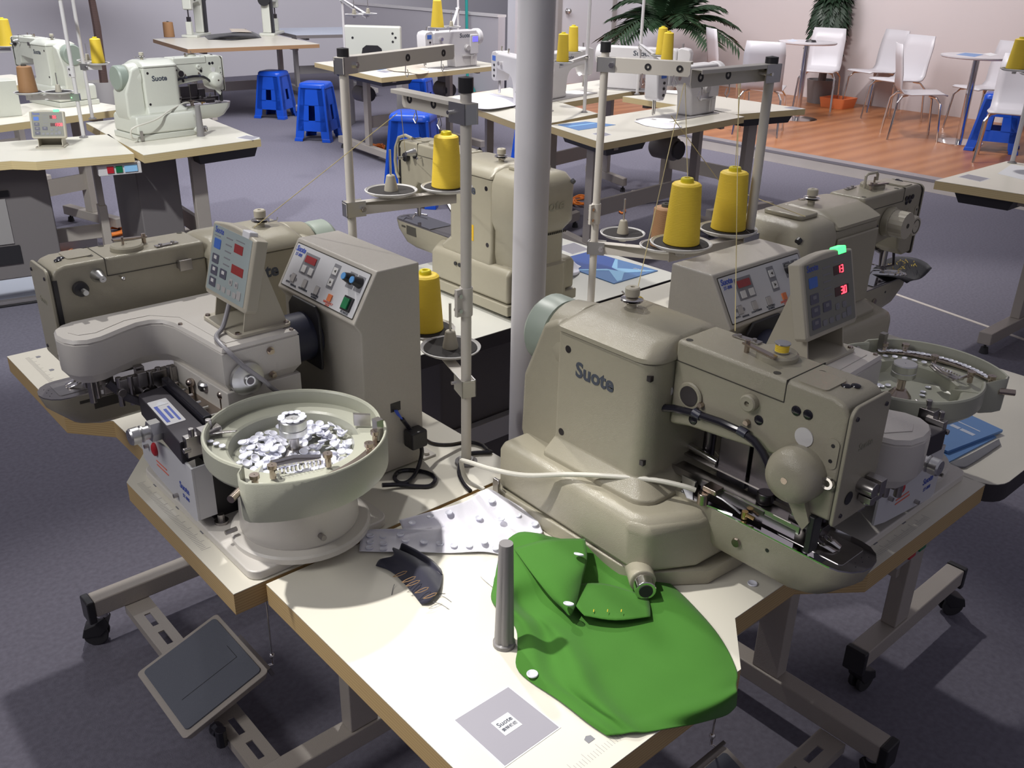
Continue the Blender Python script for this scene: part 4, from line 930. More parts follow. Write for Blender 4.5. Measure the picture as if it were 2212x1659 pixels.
# ------------------------------------------------------------------ thread stands
def cone(label, p, kind='thread_yellow', h=.118, r0=.036, r1=.0275, group=None, tilt=None):
    F_ = Frame(p); t = thing('thread_cone', label, 'thread cone', F_, (0, 0, 0), group)
    b = MB(); b.lathe([(.001, 0), (r0-.002, 0), (r0, .002), (r1+.001, h-.003), (r1-.002, h), (r1-.008, h+.002), (.001, h+.002)], n=30); part('thread', b, kind, t)
    b = MB(); b.lathe([(.005, h), (.013, h), (.0125, h+.008), (.011, h+.010), (.006, h+.010), (.005, h+.002)], n=20); part('core', b, 'spool_yellow' if kind == 'thread_yellow' else 'seam', t)
    return t
def stand(label, X, Y, z0=.78, ztray=.95, ztop=1.45, trays=(), arm_end=None, H=1.5, r=.0098, mt='paint_pole', couple=1.1, tray_r=.06, group=None):
    t = thing('thread_stand', label, 'thread stand', Frame((X, Y, z0)), (0, 0, 0), group)
    def L_(p): return Vector(p)-Vector((X, Y, z0))
    b = MB(); b.lathe([(.001, 0), (.022, 0), (.022, .004), (.016, .006), (.014, .010), (.001, .010)], n=20); part('flange', b, 'grey_plastic', t)
    b = MB(); b.cyl((0, 0, .004), (0, 0, H-z0-.004), r, n=16); part('post', b, mt, t)
    b = MB(); b.lathe([(.001, H-z0-.022), (r+.003, H-z0-.022), (r+.003, H-z0+.002), (.001, H-z0+.004)], n=16); part('post_cap', b, 'black', t)
    if couple:
        zc = couple-z0; b = MB(); b.cyl((0, 0, zc-.027), (0, 0, zc+.027), r+.0025, n=16); b.box(-r-.014, -r+.002, -.004, .004, zc-.026, zc+.026); cp = part('coupling', b, mt, t, bevel=.001)
        b = MB()
        for d in (-.014, .014): b.cyl((-r-.008, -.008, zc+d), (-r-.008, .008, zc+d), .0042, n=10)
        part('coupling_bolt', b, 'chrome', cp, split=True)
    def clamp(z, d):
        d = Vector((d.x, d.y, 0)).normalized(); n2 = Vector((-d.y, d.x, 0)); fn = lambda p: d*p.x+n2*p.y+Vector((0, 0, z+p.z))
        b = MB(); b.x = fn; b.box(-r-.006, .030, -r-.004, -r-.002, -.017, .017); b.box(-r-.006, .030, r+.002, r+.004, -.017, .017); b.box(-r-.006, -r-.004, -r-.004, r+.004, -.017, .017); c_ = part('clamp', b, 'alu', t)
        b = MB(); b.x = fn; b.cyl((.022, -r-.012, 0), (.022, r+.012, 0), .0035, n=10); b.cyl((.022, -r-.010, 0), (.022, -r-.004, 0), .007, n=6); part('clamp_bolt', b, 'chrome', c_, split=True)
        return fn
    if arm_end is not None:
        e = L_(arm_end); d = Vector((e.x, e.y, 0)); ln = d.length; fn = clamp(ztop-z0, d)
        b = MB(); b.x = fn; w = .0125
        b.prism([(-.016, -w), (ln, -w), (ln, w), (-.016, w)], .0155, .0175); b.prism([(-.016, -.0165), (ln-.004, -.0165), (ln, -.010), (ln, .017), (-.016, .017)], -w-.0005, -w+.0015, 'y'); b.prism([(-.016, .010), (ln, .010), (ln, .017), (-.016, .017)], w-.0015, w+.0005, 'y'); am = part('top_arm', b, mt, t, bevel=.0006)
        for u in (.52, .88):
            b = MB(); b.x = fn; b.lathe([(.0035, -.0022), (.008, -.0022), (.008, .0022), (.0035, .0022), (.0035, -.0022)], (ln*u, -w, .001), 14, 'y'); part('eyelet', b, 'black', am)
            b = MB(); b.x = fn; b.tube([(ln*u-.012, -w-.003, -.014), (ln*u-.016, -w-.004, -.032), (ln*u-.010, -w-.004, -.041), (ln*u-.003, -w-.004, -.034), (ln*u-.008, -w-.004, -.024)], .0011, 6); part('thread_hook', b, 'chrome', am)
    if trays:
        last = L_(trays[-1]); d = Vector((last.x, last.y, 0)); fn = clamp(ztray-z0, d); ln = d.length
        b = MB(); b.x = fn; b.box(-.016, ln+.02, -.012, -.010, -.014, .012); b.box(-.016, ln+.02, -.012, .012, .012, .014); ta = part('tray_arm', b, mt, t, bevel=.0006)
        for p in trays:
            c = L_(p)
            b = MB(); b.lathe([(.001, -.006), (tray_r-.012, -.006), (tray_r, .001), (tray_r+.001, .004), (tray_r-.001, .005), (tray_r-.003, .002), (tray_r-.013, -.003), (.001, -.003)], (c.x, c.y, c.z), 40); b.cyl((c.x, c.y, ztray-z0), (c.x, c.y, c.z-.004), .01, n=12); tr = part('tray', b, 'print_pale', t)
            b = MB(); b.lathe([(.001, -.003), (tray_r-.006, .0015), (tray_r-.007, .003), (.001, .0015)], (c.x, c.y, c.z), 32); part('felt_pad', b, 'felt', tr)
            b = MB(); b.lathe([(.001, .0015), (.016, .0015), (.0155, .008), (.010, .036), (.008, .038), (.001, .038)], (c.x, c.y, c.z), 18); part('cone_holder', b, 'plastic_cream', tr)
            b = MB(); b.cyl((c.x, c.y, c.z+.036), (c.x, c.y, c.z+.095), .0026, n=8); part('cone_pin', b, 'alu', tr)
    return t
def tr(px, py, z): return tuple(G(px, py, z))
z = .97; tA, tB = tr(921, 712, z), tr(973, 752, z)
stand('cream thread stand beside the left control box in front of the column', .99, 1.23, ztray=.945, ztop=1.445, trays=(tB, tA), arm_end=tr(857, 212, 1.445), couple=1.115)
cone('yellow thread cone half hidden behind the left control box', (tA[0], tA[1], .9725))
z = 1.185; tC, tD = tr(845, 413, z), tr(965, 405, z)
stand('cream thread stand left of the column with one yellow cone and one bare holder', 1.09, 1.765, ztray=1.162, ztop=1.468, trays=(tC, tD), arm_end=tr(972, 119, 1.46), couple=None)
cone('yellow thread cone on the stand just left of the column', (tD[0], tD[1], 1.1875))
z = 1.175; tE, tF = tr(1471, 527, z), tr(1572, 496, z)
stand('cream thread stand right of the column with two yellow cones', 1.625, 1.075, ztray=1.152, ztop=1.488, trays=(tF, tE), arm_end=tr(1503, 172, 1.488), couple=None, H=1.515)
cone('yellow thread cone nearer the brown one on the right stand', (tE[0], tE[1], 1.1775))
cone('yellow thread cone farther right on the right stand', (tF[0], tF[1], 1.1775))
z = 1.01; tH, tI = tr(1345, 505, z), tr(1432, 532, z)
stand('cream thread stand right of the column with the brown cone', 1.74, 1.622, ztray=.99, ztop=1.45, trays=(tH, tI), arm_end=tr(1494, 150, 1.45), couple=1.08)
cone('brown thread cone behind the two yellow cones', (tI[0], tI[1], 1.0125), 'thread_brown', .10, .034, .030)

# threads running from the cones
def thread(label, pts, r=.0008):
    b = MB(); b.tube(pts, r, 5); solo('thread_strand', b, 'thread_line', label, 'thread', base=pts[0])
thread('yellow thread rising from the nearer right cone to the arm', [Vector((tE[0], tE[1], 1.305)), G(1480, 180, 1.46)])
thread('yellow thread rising from the farther right cone to the arm', [Vector((tF[0], tF[1], 1.305)), G(1600, 168, 1.47)])
thread('yellow thread dropping from the right stand arm to the front machine', [G(1596, 168, 1.47), G(1588, 715, 1.165)])
thread('yellow thread dropping from the right stand arm to the tension post', [G(1478, 180, 1.46), G(1372, 648, 1.178)])
thread('pale thread slanting from the left stand arm to the left machine', [G(858, 245, 1.42), G(548, 492, 1.178)])
thread('pale thread from the left stand arm down to the bartacker behind the column', [G(866, 238, 1.42), G(875, 325, 1.16)])
thread('pale thread from the brown cone stand to the right bartacker', [G(1450, 250, 1.40), G(1560, 400, 1.22), G(1740, 468, 1.20)])

# ------------------------------------------------------------------ cables on the left table
def spline(P, k=6):
    P = [Vector(p) for p in P]; R = []
    for i in range(len(P)-1):
        p0, p1, p2, p3 = P[max(i-1, 0)], P[i], P[i+1], P[min(i+2, len(P)-1)]
        for q in range(k): u = q/k; R.append(.5*((2*p1)+(p2-p0)*u+(2*p0-5*p1+4*p2-p3)*u*u+(3*p1-p0-3*p2+p3)*u**3))
    return R+[P[-1]]
def c3(cx_, cy_, z): return G(800+.1808*cx_, 860+.1808*cy_, .78+z)
t = thing('signal_cable', 'black cable with blue cores looping from the left control box', 'cable', base=tuple(c3(500, 900, 0)))
b = MB(); b.tube(spline([c3(380, 250, .115), c3(450, 340, .092), c3(550, 450, .070), c3(612, 600, .045), c3(600, 740, .022), c3(540, 900, .008), c3(450, 1000, .006), c3(340, 1010, .004), c3(290, 950, .004), c3(340, 880, .004), c3(480, 860, .004), c3(680, 890, .004), c3(775, 960, .004), c3(720, 1045, .004), c3(560, 1055, .004), c3(330, 1035, .008), c3(140, 1040, .012)]), .0042, 10); part('sheath', b, 'black_gloss', t)
for d in (-10, 4, 16):
    b = MB(); b.tube(spline([c3(300+d, 145, .133), c3(330+d, 195, .124), c3(385, 255, .114)]), .0013, 6); part('core', b, 'wire_blue', t)
t = thing('power_cable', 'black power cable with plug at the side of the left control box', 'cable', base=tuple(c3(900, 560, 0)))
b = MB(); b.tube(spline([c3(560, 450, .062), c3(640, 490, .050), c3(760, 550, .030), c3(950, 560, .015), c3(1180, 525, .006), c3(1330, 560, .004), c3(1400, 625, .004), c3(1440, 645, .004), c3(1330, 650, .004), c3(1180, 670, .004), c3(1080, 770, .004), c3(1060, 900, .004), c3(1120, 1030, .003), c3(1195, 1110, .003)]), .0042, 10); part('sheath', b, 'black_gloss', t)
pl = F1.w((.445, .148, .068))
b = MB(); b.x = None; b.box(pl.x-.018, pl.x+.018, pl.y-.030, pl.y, pl.z-.018, pl.z+.018); part('plug', b, 'black', t, bevel=.004)
t = thing('panel_cable', 'grey cable running down from the left operation panel', 'cable', F1, (.18, .3, .31))
b = MB(); b.tube(spline([(.195, .330, .345), (.172, .318, .306), (.150, .300, .298), (.142, .275, .297), (.146, .245, .285), (.165, .236, .258), (.192, .224, .228), (.215, .236, .200), (.24, .225, .178), (.275, .205, .165)]), .0042, 10); part('sheath', b, 'grey_cable', t)
t = thing('panel_cable', 'short grey cable behind the lit operation panel', 'cable', F2, (.18, .3, .31))
b = MB(); b.tube(spline([(.215, .300, .335), (.22, .27, .330), (.23, .25, .318), (.235, .236, .300)]), .004, 8); part('sheath', b, 'grey_cable', t)

# ------------------------------------------------------------------ cloths and small things on the front table
def cat(p0, p1, p2, p3, u): return .5*((2*p1)+(p2-p0)*u+(2*p0-5*p1+4*p2-p3)*u*u+(3*p1-p0-3*p2+p3)*u**3)
def sheet(ctrl, k=6, wr=0, seed=0):
    """a draped sheet through rows of control points"""
    def line(P):
        R = []
        for i in range(len(P)-1):
            for q in range(k): R.append(cat(P[max(i-1, 0)], P[i], P[i+1], P[min(i+2, len(P)-1)], q/k))
        return R+[P[-1]]
    rows = [line([Vector(p) for p in r]) for r in ctrl]; cols = [line([r[i] for r in rows]) for i in range(len(rows[0]))]
    rr = random.Random(seed); ph = [rr.uniform(0, 6) for _ in range(4)]
    out = []
    for i in range(len(cols[0])):
        row = []
        for j in range(len(cols)):
            p = cols[j][i].copy()
            if wr: p.z += wr*(math.sin(i*.55+j*.35+ph[0])+.6*math.sin(i*.25-j*.6+ph[1]))*.5
            row.append(p)
        out.append(row)
    return out
def tz(rows, base=.78): return [[G(px, py, base+max(z_, z_) ) for px, py, z_ in r] for r in rows]
green = tz([
 [(1074, 1222, .010), (1086, 1180, .030), (1120, 1150, .044), (1160, 1152, .050), (1190, 1160, .040), (1225, 1166, .030), (1262, 1164, .030), (1300, 1190, .012), (1335, 1215, .005)],
 [(1066, 1262, .006), (1096, 1240, .022), (1130, 1238, .030), (1170, 1238, .034), (1210, 1240, .026), (1245, 1240, .014), (1280, 1235, .012), (1350, 1232, .010), (1420, 1245, .006)],
 [(1064, 1302, .004), (1094, 1300, .022), (1122, 1302, .006), (1160, 1305, .008), (1200, 1308, .018), (1240, 1312, .010), (1320, 1300, .008), (1420, 1275, .012), (1470, 1280, .004)],
 [(1112, 1352, .004), (1135, 1348, .016), (1170, 1352, .006), (1210, 1370, .018), (1260, 1372, .010), (1320, 1368, .006), (1400, 1345, .006), (1485, 1322, .010), (1530, 1345, .003)],
 [(1118, 1400, .003), (1150, 1402, .010), (1190, 1412, .004), (1240, 1428, .018), (1290, 1430, .008), (1360, 1420, .005), (1450, 1400, .004), (1530, 1385, .006), (1570, 1400, .002)],
 [(1120, 1450, .003), (1165, 1462, .008), (1210, 1476, .004), (1265, 1486, .016), (1315, 1490, .007), (1390, 1480, .004), (1480, 1460, .004), (1555, 1445, .004), (1592, 1452, .001)],
 [(1205, 1512, .003), (1240, 1518, .006), (1275, 1527, .005), (1310, 1535, .014), (1350, 1538, .006), (1420, 1525, .005), (1500, 1505, .004), (1555, 1488, .004), (1591, 1478, .003)],
 [(1262, 1555, .004), (1285, 1556, .008), (1315, 1558, .006), (1345, 1560, .012), (1378, 1562, .006), (1432, 1552, .004), (1505, 1538, .004), (1560, 1518, .003), (1592, 1500, .001)],
 [(1312, 1590, .003), (1328, 1588, .006), (1348, 1584, .006), (1372, 1582, .008), (1400, 1582, .003), (1450, 1572, .0015), (1512, 1562, -.020), (1567, 1545, -.045), (1590, 1525, -.055)]])
t = thing('green_cloth', 'bright green shirt piece with white buttons spread over the front table edge', 'cloth', base=tuple(G(1350, 1400, .78)))
b = MB(); b.surf(sheet(green, 6, .0012, 2)); gm = part('panel', b, 'cloth_green', t, solid=.0012, sharp=180)
flap = tz([[(1110, 1185, .040), (1180, 1166, .050), (1264, 1164, .048)], [(1150, 1240, .044), (1205, 1240, .050), (1268, 1208, .046)], [(1190, 1290, .034), (1222, 1295, .038), (1258, 1250, .036)], [(1222, 1320, .024), (1232, 1330, .026), (1245, 1305, .026)]])
b = MB(); b.surf(sheet(flap, 6)); part('folded_flap', b, 'cloth_green', t, solid=.0012, sharp=180)
pk = tz([[(1245, 1262, .026), (1310, 1262, .020), (1400, 1290, .014)], [(1240, 1300, .026), (1320, 1300, .020), (1404, 1310, .014)], [(1262, 1330, .024), (1330, 1340, .020), (1405, 1332, .016)]])
b = MB(); b.surf(sheet(pk, 5)); part('placket', b, 'cloth_green', t, solid=.0012, sharp=180)
for px, py, zz, tl in ((1250, 1200, .056, .5), (1228, 1307, .042, .4), (1150, 1458, .0075, .05)):
    button(WORLD, tuple(G(px, py, .78+zz)), None, None, tl, 1.0, 1.45, parent=t)
b = MB()
for px in (1282, 1312, 1342): p = G(px, 1322, .806); b.tube([p, p+Vector((.004, .003, .0008))], .0007, 4)
part('stitch', b, 'stitch_yellow', t, split=True)
white = tz([
 [(862, 1130, .012), (930, 1112, .016), (1000, 1095, .022), (1050, 1072, .030), (1090, 1085, .024), (1130, 1105, .014), (1160, 1128, .010)],
 [(870, 1148, .003), (940, 1140, .005), (1010, 1125, .012), (1070, 1112, .018), (1110, 1120, .016), (1140, 1128, .010), (1170, 1145, .006)],
 [(855, 1150, .014), (930, 1150, .012), (1000, 1145, .012), (1060, 1140, .008), (1110, 1142, .008), (1140, 1148, .006), (1170, 1155, .004)],
 [(782, 1147, .004), (850, 1160, .008), (930, 1165, .008), (1000, 1160, .012), (1060, 1150, .016), (1100, 1160, .010), (1140, 1168, .004)],
 [(778, 1170, .003), (850, 1178, .004), (920, 1180, .004), (1000, 1180, .006), (1050, 1175, .010), (1080, 1185, .005), (1100, 1190, .003)],
 [(776, 1192, .003), (840, 1194, .003), (900, 1194, .003), (980, 1195, .003), (1040, 1194, .003), (1065, 1196, .003), (1085, 1200, .003)]])
t = thing('white_cloth', 'crumpled white cloth sewn with clear buttons behind the green cloth', 'cloth', base=tuple(G(960, 1160, .78)))
b = MB(); b.surf(sheet([[p+Vector((0, 0, 1))*(p.z-.78)*.45 for p in r] for r in white], 6, .0014, 4)); part('panel', b, 'cloth_white', t, solid=.0008, sharp=180)
wb = [(930, 1117, .020), (970, 1108, .022), (890, 1131, .014), (1062, 1083, .032), (1118, 1115, .019), (962, 1141, .011), (865, 1156, .013), (950, 1175, .009), (915, 1172, .009), (980, 1180, .009), (1013, 1180, .010), (1045, 1172, .015), (1070, 1185, .010), (876, 1168, .009), (800, 1158, .008), (828, 1160, .009), (800, 1172, .006), (828, 1175, .007), (798, 1184, .006), (828, 1187, .006), (1034, 1120, .020), (1082, 1123, .021), (1155, 1133, .013), (1125, 1150, .011)]
for px, py, zz in wb: button(WORLD, tuple(G(px, py, .78+zz*1.22-.003)), None, None, .08, px*.1, 1.15, parent=t)
sc = tz([[(1045, 1215, .002), (1075, 1205, .008)], [(1035, 1240, .002), (1075, 1245, .010)], [(1060, 1265, .002), (1080, 1275, .005)]])
b = MB(); b.surf(sheet(sc, 5, .001, 6)); solo('white_scrap', b, 'cloth_white', 'small frayed white scrap left of the grey peg', 'cloth', base=tuple(G(1060, 1240, .78)), solid=.0008, sharp=180)
# denim strip with buttonholes
t = thing('denim_strip', 'dark denim strip with orange buttonholes lying folded on the front table', 'cloth', base=tuple(G(890, 1245, .78)))
dn = tz([[(812, 1222, .003), (845, 1235, .004), (880, 1268, .004), (910, 1305, .003)], [(822, 1208, .008), (855, 1222, .010), (890, 1255, .009), (928, 1300, .006)], [(850, 1200, .022), (880, 1215, .022), (915, 1245, .016), (945, 1280, .008)], [(848, 1184, .024), (882, 1200, .022), (922, 1232, .015), (952, 1268, .005)], [(862, 1188, .010), (895, 1202, .010), (930, 1225, .008), (955, 1245, .004)], [(868, 1174, .024), (900, 1190, .022), (930, 1212, .014), (954, 1240, .006)], [(875, 1182, .008), (905, 1194, .008), (932, 1210, .006), (952, 1230, .003)]])
b = MB(); b.surf(sheet(dn, 5)); part('folds', b, 'denim', t, solid=.0022, sharp=180)
for k, (px, py) in enumerate(((865, 1240), (884, 1252), (893, 1260), (912, 1275), (930, 1287))):
    p = G(px, py, .798); u = (G(px+14, py-6, .798)-p); w = (G(px+5, py+6, .798)-p)*.35
    b = MB(); b.tube([p-u, p-u*.3+w, p+u*.6+w, p+u, p+u*.6-w, p-u*.3-w, p-u*1.1-w*.4], .0006, 5); part('buttonhole', b, 'stitch', t)
for k, (px, py, ex, ey) in enumerate(((935, 1300, 970, 1316), (945, 1285, 975, 1300), (852, 1262, 846, 1285), (930, 1290, 962, 1282))):
    b = MB(); b.tube(spline([G(px, py, .784), G((px+ex)/2, (py+ey)/2-3, .7812), G(ex, ey, .7808)]), .0005, 4); part('loose_thread', b, 'denim_back', t)
# grey plastic peg
pb = G(1089, 1392, .78); b = MB(); Rg = []
for zz, r in ((0, .0165), (.006, .0165), (.008, .0145), (.172, .0102), (.175, .0096)):
    Rg.append([(pb.x+r*(1-(.14 if k % 6 in (2, 3) and .007 < zz < .14 else 0))*math.cos(2*PI*k/36), pb.y+r*(1-(.14 if k % 6 in (2, 3) and .007 < zz < .14 else 0))*math.sin(2*PI*k/36), .78+zz) for k in range(36)])
b.rings(Rg); solo('head_rest_peg', b, 'grey_plastic', 'tapered grey ribbed plastic peg standing beside the green cloth', 'peg', base=tuple(pb), sharp=40)
# printed square at the near corner (its code is left out)
def on_table(pxs, z=.7804): return [G(px, py, z) for px, py in pxs]
def card(name, label, cat_, corners, mats_, th=.0006, z=.78):
    P = [G(px, py, z) for px, py in corners]; c = sum(P, Vector())/4
    t = thing(name, label, cat_, base=tuple(c)); b = MB(); b.rings([[p for p in P], [p+Vector((0, 0, th)) for p in P]]); part('sheet', b, mats_, t)
    def uv(u, v, h=0): return P[0].lerp(P[1], u).lerp(P[3].lerp(P[2], u), v)+Vector((0, 0, th+h))
    return t, uv
def patch(t, uv, name, mats_, u0, u1, v0, v1, h0=0, h1=.0003):
    b = MB(); b.rings([[uv(u, v, h0) for u, v in ((u0, v0), (u1, v0), (u1, v1), (u0, v1))], [uv(u, v, h1) for u, v in ((u0, v0), (u1, v0), (u1, v1), (u0, v1))]]); return part(name, b, mats_, t)
def uvtext(t, uv, s, u, v, size, aspect, mats_, name='lettering'):
    b = MB(); letters(b, s, lambda p: uv(u+p.x, v-p.y*aspect, p.z+.0004), 0, 0, size, .02); part(name, b, mats_, t)
t, uv = card('printed_sticker', 'large square sticker at the near corner of the front table', 'sticker', ((978, 1556), (1098, 1482), (1212, 1572), (1090, 1659)), 'paper')
patch(t, uv, 'print_field', 'sticker_grey', .02, .98, .02, .98)
patch(t, uv, 'name_patch', 'paper', .35, .65, .36, .64, .0003, .0006)
uvtext(t, uv, 'Suote', .5, .46, .105, 1, 'letter'); uvtext(t, uv, '\u7d22\u7279\u7f1d\u7eab', .5, .56, .062, 1, 'letter')
# printed scale along the right edge of the front table, and those on the left table
def scale_marks(F_, label, x, y0, y1, step=.005):
    t = thing('printed_scale', label, 'scale', F_, (x, (y0+y1)/2, 0))
    b = MB(); y = y0; i = 0
    while y < y1: b.box(x, x+(.010 if i % 5 else .016), y, y+.0008, 0, .0003); y += step; i += 1
    o = part('tick', b, 'key_grey', t); o['kind'] = 'stuff'
    b = MB(); y = y0+.05
    while y < y1: b.prism([(x+.022, y-.006), (x+.030, y-.006), (x+.033, y), (x+.030, y+.006), (x+.022, y+.006)], 0, .0004); y += .1
    part('number_flag', b, 'print_grey', t, split=True)
scale_marks(F2, 'printed ruler along the near right edge of the front table', .022, .79, 1.17)
scale_marks(F2, 'printed ruler along the far right edge of the front table', .012, .20, .43)
scale_marks(F1, 'printed ruler along the front edge of the left table by the feeder', .012, .14, .42)
scale_marks(F1, 'printed ruler along the far front edge of the left table', .03, .80, 1.16)
button(WORLD, tuple(G(1625, 1262, .7803)), 'single clear button lying on the table in front of the right machine', None, 0, 0, 1.4)

# ------------------------------------------------------------------ on the two far tables of the group
t, uv = card('brochure', 'dark and light blue brochure with white swoosh on the far white table', 'brochure', ((1192, 566), (1273, 545), (1421, 586), (1326, 614)), 'brochure_blue', .003)
b = MB(); P_ = [(.42, .0), (.50, .25), (.62, .42), (.78, .50), (.62, .58), (.50, .75), (.42, 1.0), (.0, 1.0), (.0, 0)]
b.rings([[uv(v, u, 0) for u, v in P_], [uv(v, u, .0003) for u, v in P_]]) if False else b.rings([[uv(1-v if False else v, u, 0) for u, v in P_], [uv(v, u, .0003) for u, v in P_]]); part('printed_field', b, 'brochure_deep', t)
b = MB(); Q_ = [(.44, .02), (.66, .40), (.98, .10), (.98, .2), (.82, .50), (.98, .88), (.98, .96), (.66, .60), (.44, .98), (.40, .98), (.60, .56), (.74, .5), (.60, .44), (.40, .02)]
b.rings([[uv(v, u, .0002) for u, v in Q_], [uv(v, u, .0005) for u, v in Q_]]); part('printed_swoosh', b, 'brochure_pale', t)
b = MB(); letters(b, 'Suote', lambda p: uv(.80-p.y*1.0, .86+p.x, p.z+.0004), 0, 0, .07, .02); part('lettering', b, 'print_white', t)
t, uv = card('printed_sticker', 'square sticker on the far white table beside the brochure', 'sticker', ((1198, 535), (1240, 524), (1274, 539), (1236, 550)), 'paper'); patch(t, uv, 'print_field', 'sticker_grey', .03, .97, .03, .97)
wc = tz([[(1188, 575, .004), (1215, 562, .030), (1235, 562, .028), (1245, 570, .012), (1256, 576, .004)], [(1186, 588, .004), (1210, 575, .034), (1235, 580, .012), (1245, 584, .006), (1250, 580, .004)], [(1186, 600, .003), (1205, 596, .022), (1225, 592, .022), (1245, 588, .012), (1252, 586, .004)], [(1190, 603, .003), (1210, 602, .004), (1230, 598, .004), (1245, 594, .004), (1252, 588, .003)]])
b = MB(); b.surf(sheet(wc, 5)); solo('white_cloth', b, 'cloth_white', 'folded white cloth beside the bartacker on the far table', 'cloth', base=tuple(G(1215, 595, .78)), solid=.001, sharp=180)
t, uv = card('brochure', 'pale blue brochure lying under the titled one at the far right', 'brochure', ((1968, 975), (2086, 918), (2152, 946), (2046, 1002)), 'brochure_blue', .003)
t, uv = card('brochure', 'light blue brochure with printed title on the table at the far right', 'brochure', ((1976, 949), (2092, 900), (2165, 934), (2046, 980)), 'brochure_blue', .006, .7835)
patch(t, uv, 'printed_title', 'brochure_print', .56, .62, .10, .36)
patch(t, uv, 'printed_title', 'brochure_print', .56, .62, .40, .80)
patch(t, uv, 'printed_line', 'brochure_print', .72, .74, .10, .75)
dk = tz([[(2052, 1000, .003), (2090, 985, .003), (2158, 948, .003)], [(2062, 1008, .004), (2100, 990, .004), (2160, 955, .003)], [(2085, 1010, .003), (2115, 992, .003), (2162, 960, .003)]])
b = MB(); b.surf(sheet(dk, 4, .0006, 3)); solo('grey_cloth', b, 'denim_back', 'dark bordered grey cloth under the right blue brochure', 'cloth', base=tuple(G(2100, 990, .78)), solid=.0015, sharp=180)
# dark control box and yellow crate under the far tables
b = MB(); b.box(1.50, 2.10, 1.98, 2.22, .18, .66); cb = thing('motor_controller', 'dark motor controller hanging under the far white table', 'control box', base=(1.8, 2.1, .18)); part('housing', b, 'control_dark', cb, bevel=.01)
b = MB(); b.box(1.79, 1.88, 1.975, 1.98, .43, .50); part('warning_stripe', b, 'box_yellow', cb)
for x in (1.6, 2.0): b = MB(); b.box(x-.02, x+.02, 2.08, 2.12, .66, .74); part('hanger', b, 'control_dark', cb)

# ================================================================== the rest of the show floor
def copy_tree(o, parent=None):
    c = o.copy(); COL.objects.link(c); c.parent = parent
    for ch in list(o.children): copy_tree(ch, c)
    return c
def quad_table(label, A, B, Cc, top='laminate', edge='ply_pale', leg='paint_frame', thick=.04, z=.78, drawer=None, feet=(.15, .85), group='work tables across the hall', pole_mat=None):
    A, B, Cc = Vector(A), Vector(B), Vector(Cc); u, v = Cc-A, B-A
    if v.length > u.length: u, v = v, u                       # u the long side
    t = thing('sewing_table', label, 'table', base=tuple(((A+(u+v)/2).x, (A+(u+v)/2).y, 0)), group=group)
    def W_(a, c, h): p = A+u*a+v*c; return Vector((p.x, p.y, h))
    b = MB(); cor = ((0, 0), (1, 0), (1, 1), (0, 1)); b.mi = 1; b.rings([[W_(a, c, z-thick) for a, c in cor], [W_(a, c, z-.002) for a, c in cor]]); b.mi = 0; b.rings([[W_(a, c, z-.002) for a, c in cor], [W_(a, c, z) for a, c in cor]]); part('tabletop', b, [top, edge], t)
    ul, vl = u.length, v.length
    for a in feet:
        du = .03/ul; b = MB()
        def bar(a0, a1, c0, c1, h0, h1): b.rings([[W_(p, q, h) for p, q in ((a0, c0), (a1, c0), (a1, c1), (a0, c1))] for h in (h0, h1)])
        bar(a-du, a+du, .04, .96, .05, .11); part('foot', b, leg, t, bevel=.004)
        b = MB(); bar(a-.022/ul, a+.022/ul, .5-.04/vl, .5+.04/vl, .11, z-thick); part('leg', b, leg, t, bevel=.003)
        b = MB(); bar(a-.02/ul, a+.02/ul, .1, .9, z-thick-.03, z-thick); part('bracket', b, leg, t)
        for c in (.08, .92):
            p = W_(a, c, 0); b = MB(); b.cyl(p, p+Vector((0, 0, .03)), .022, .016, 12); b.cyl(p+Vector((0, 0, .03)), p+Vector((0, 0, .055)), .006, n=8); part('levelling_foot', b, 'rubber', t)
    b = MB(); b.rings([[W_(p, q, h) for p, q in ((feet[0], .5-.012/vl), (feet[1], .5-.012/vl), (feet[1], .5+.012/vl), (feet[0], .5+.012/vl))] for h in (.26, .36)]); part('stretcher', b, leg, t)
    if drawer:
        a0, a1, c0, c1 = drawer; b = MB(); b.rings([[W_(p, q, z-thick) for p, q in ((a0, c0), (a1, c0), (a1, c1), (a0, c1))], [W_(p, q, z-thick-.055) for p, q in ((a0+.02, c0+.02), (a1-.02, c0+.02), (a1-.02, c1-.02), (a0+.02, c1-.02))]]); part('drawer', b, 'black', t)
    return t, W_
def gp(px, py, z=.78): return G(px, py, z)
# left group
tB1, _ = quad_table('cream table with a gray peg under the pale buttonholer at upper left', gp(310, 335), gp(185, 265), gp(563, 300), drawer=(.02, .35, .45, .98))
FB2 = Frame((1.64, 4.615, .78), 81)
tB2 = table('sewing_table', 'notched cream table with the small panel and brown cone at the left edge', FB2, notch=True, edge='ply_pale', feet=(.14, 1.0), leg_x=.3, foot_x=(.0, .58), group='work tables across the hall')
a_ = gp(286, 233); tB3, _ = quad_table('cream table behind the brown cone at the left edge', a_, a_+Vector((-.16, .62, 0)), a_+Vector((-1.25, -.34, 0)))
FB1 = lx(Frame((2.42, 5.73, .78), 186), .17, .0, 0)
sewing_head(FB1, 'pale cream buttonholing machine with black hose on the upper left table', 'enamel_far', hose=True, fine=False)
b = MB(); p = gp(434, 294); b.lathe([(.001, 0), (.022, 0), (.020, .01), (.013, .16), (.001, .16)], (p.x, p.y, .78), 14); solo('head_rest_peg', b, 'grey_plastic', 'tapered grey peg beside the pale buttonholer at upper left', 'peg', base=tuple(p))
t, uv = card('printed_sticker', 'square sticker at the corner of the upper left table', 'sticker', ((510, 298), (532, 292), (562, 297), (545, 303)), 'paper'); patch(t, uv, 'print_field', 'sticker_grey', .05, .95, .05, .95)
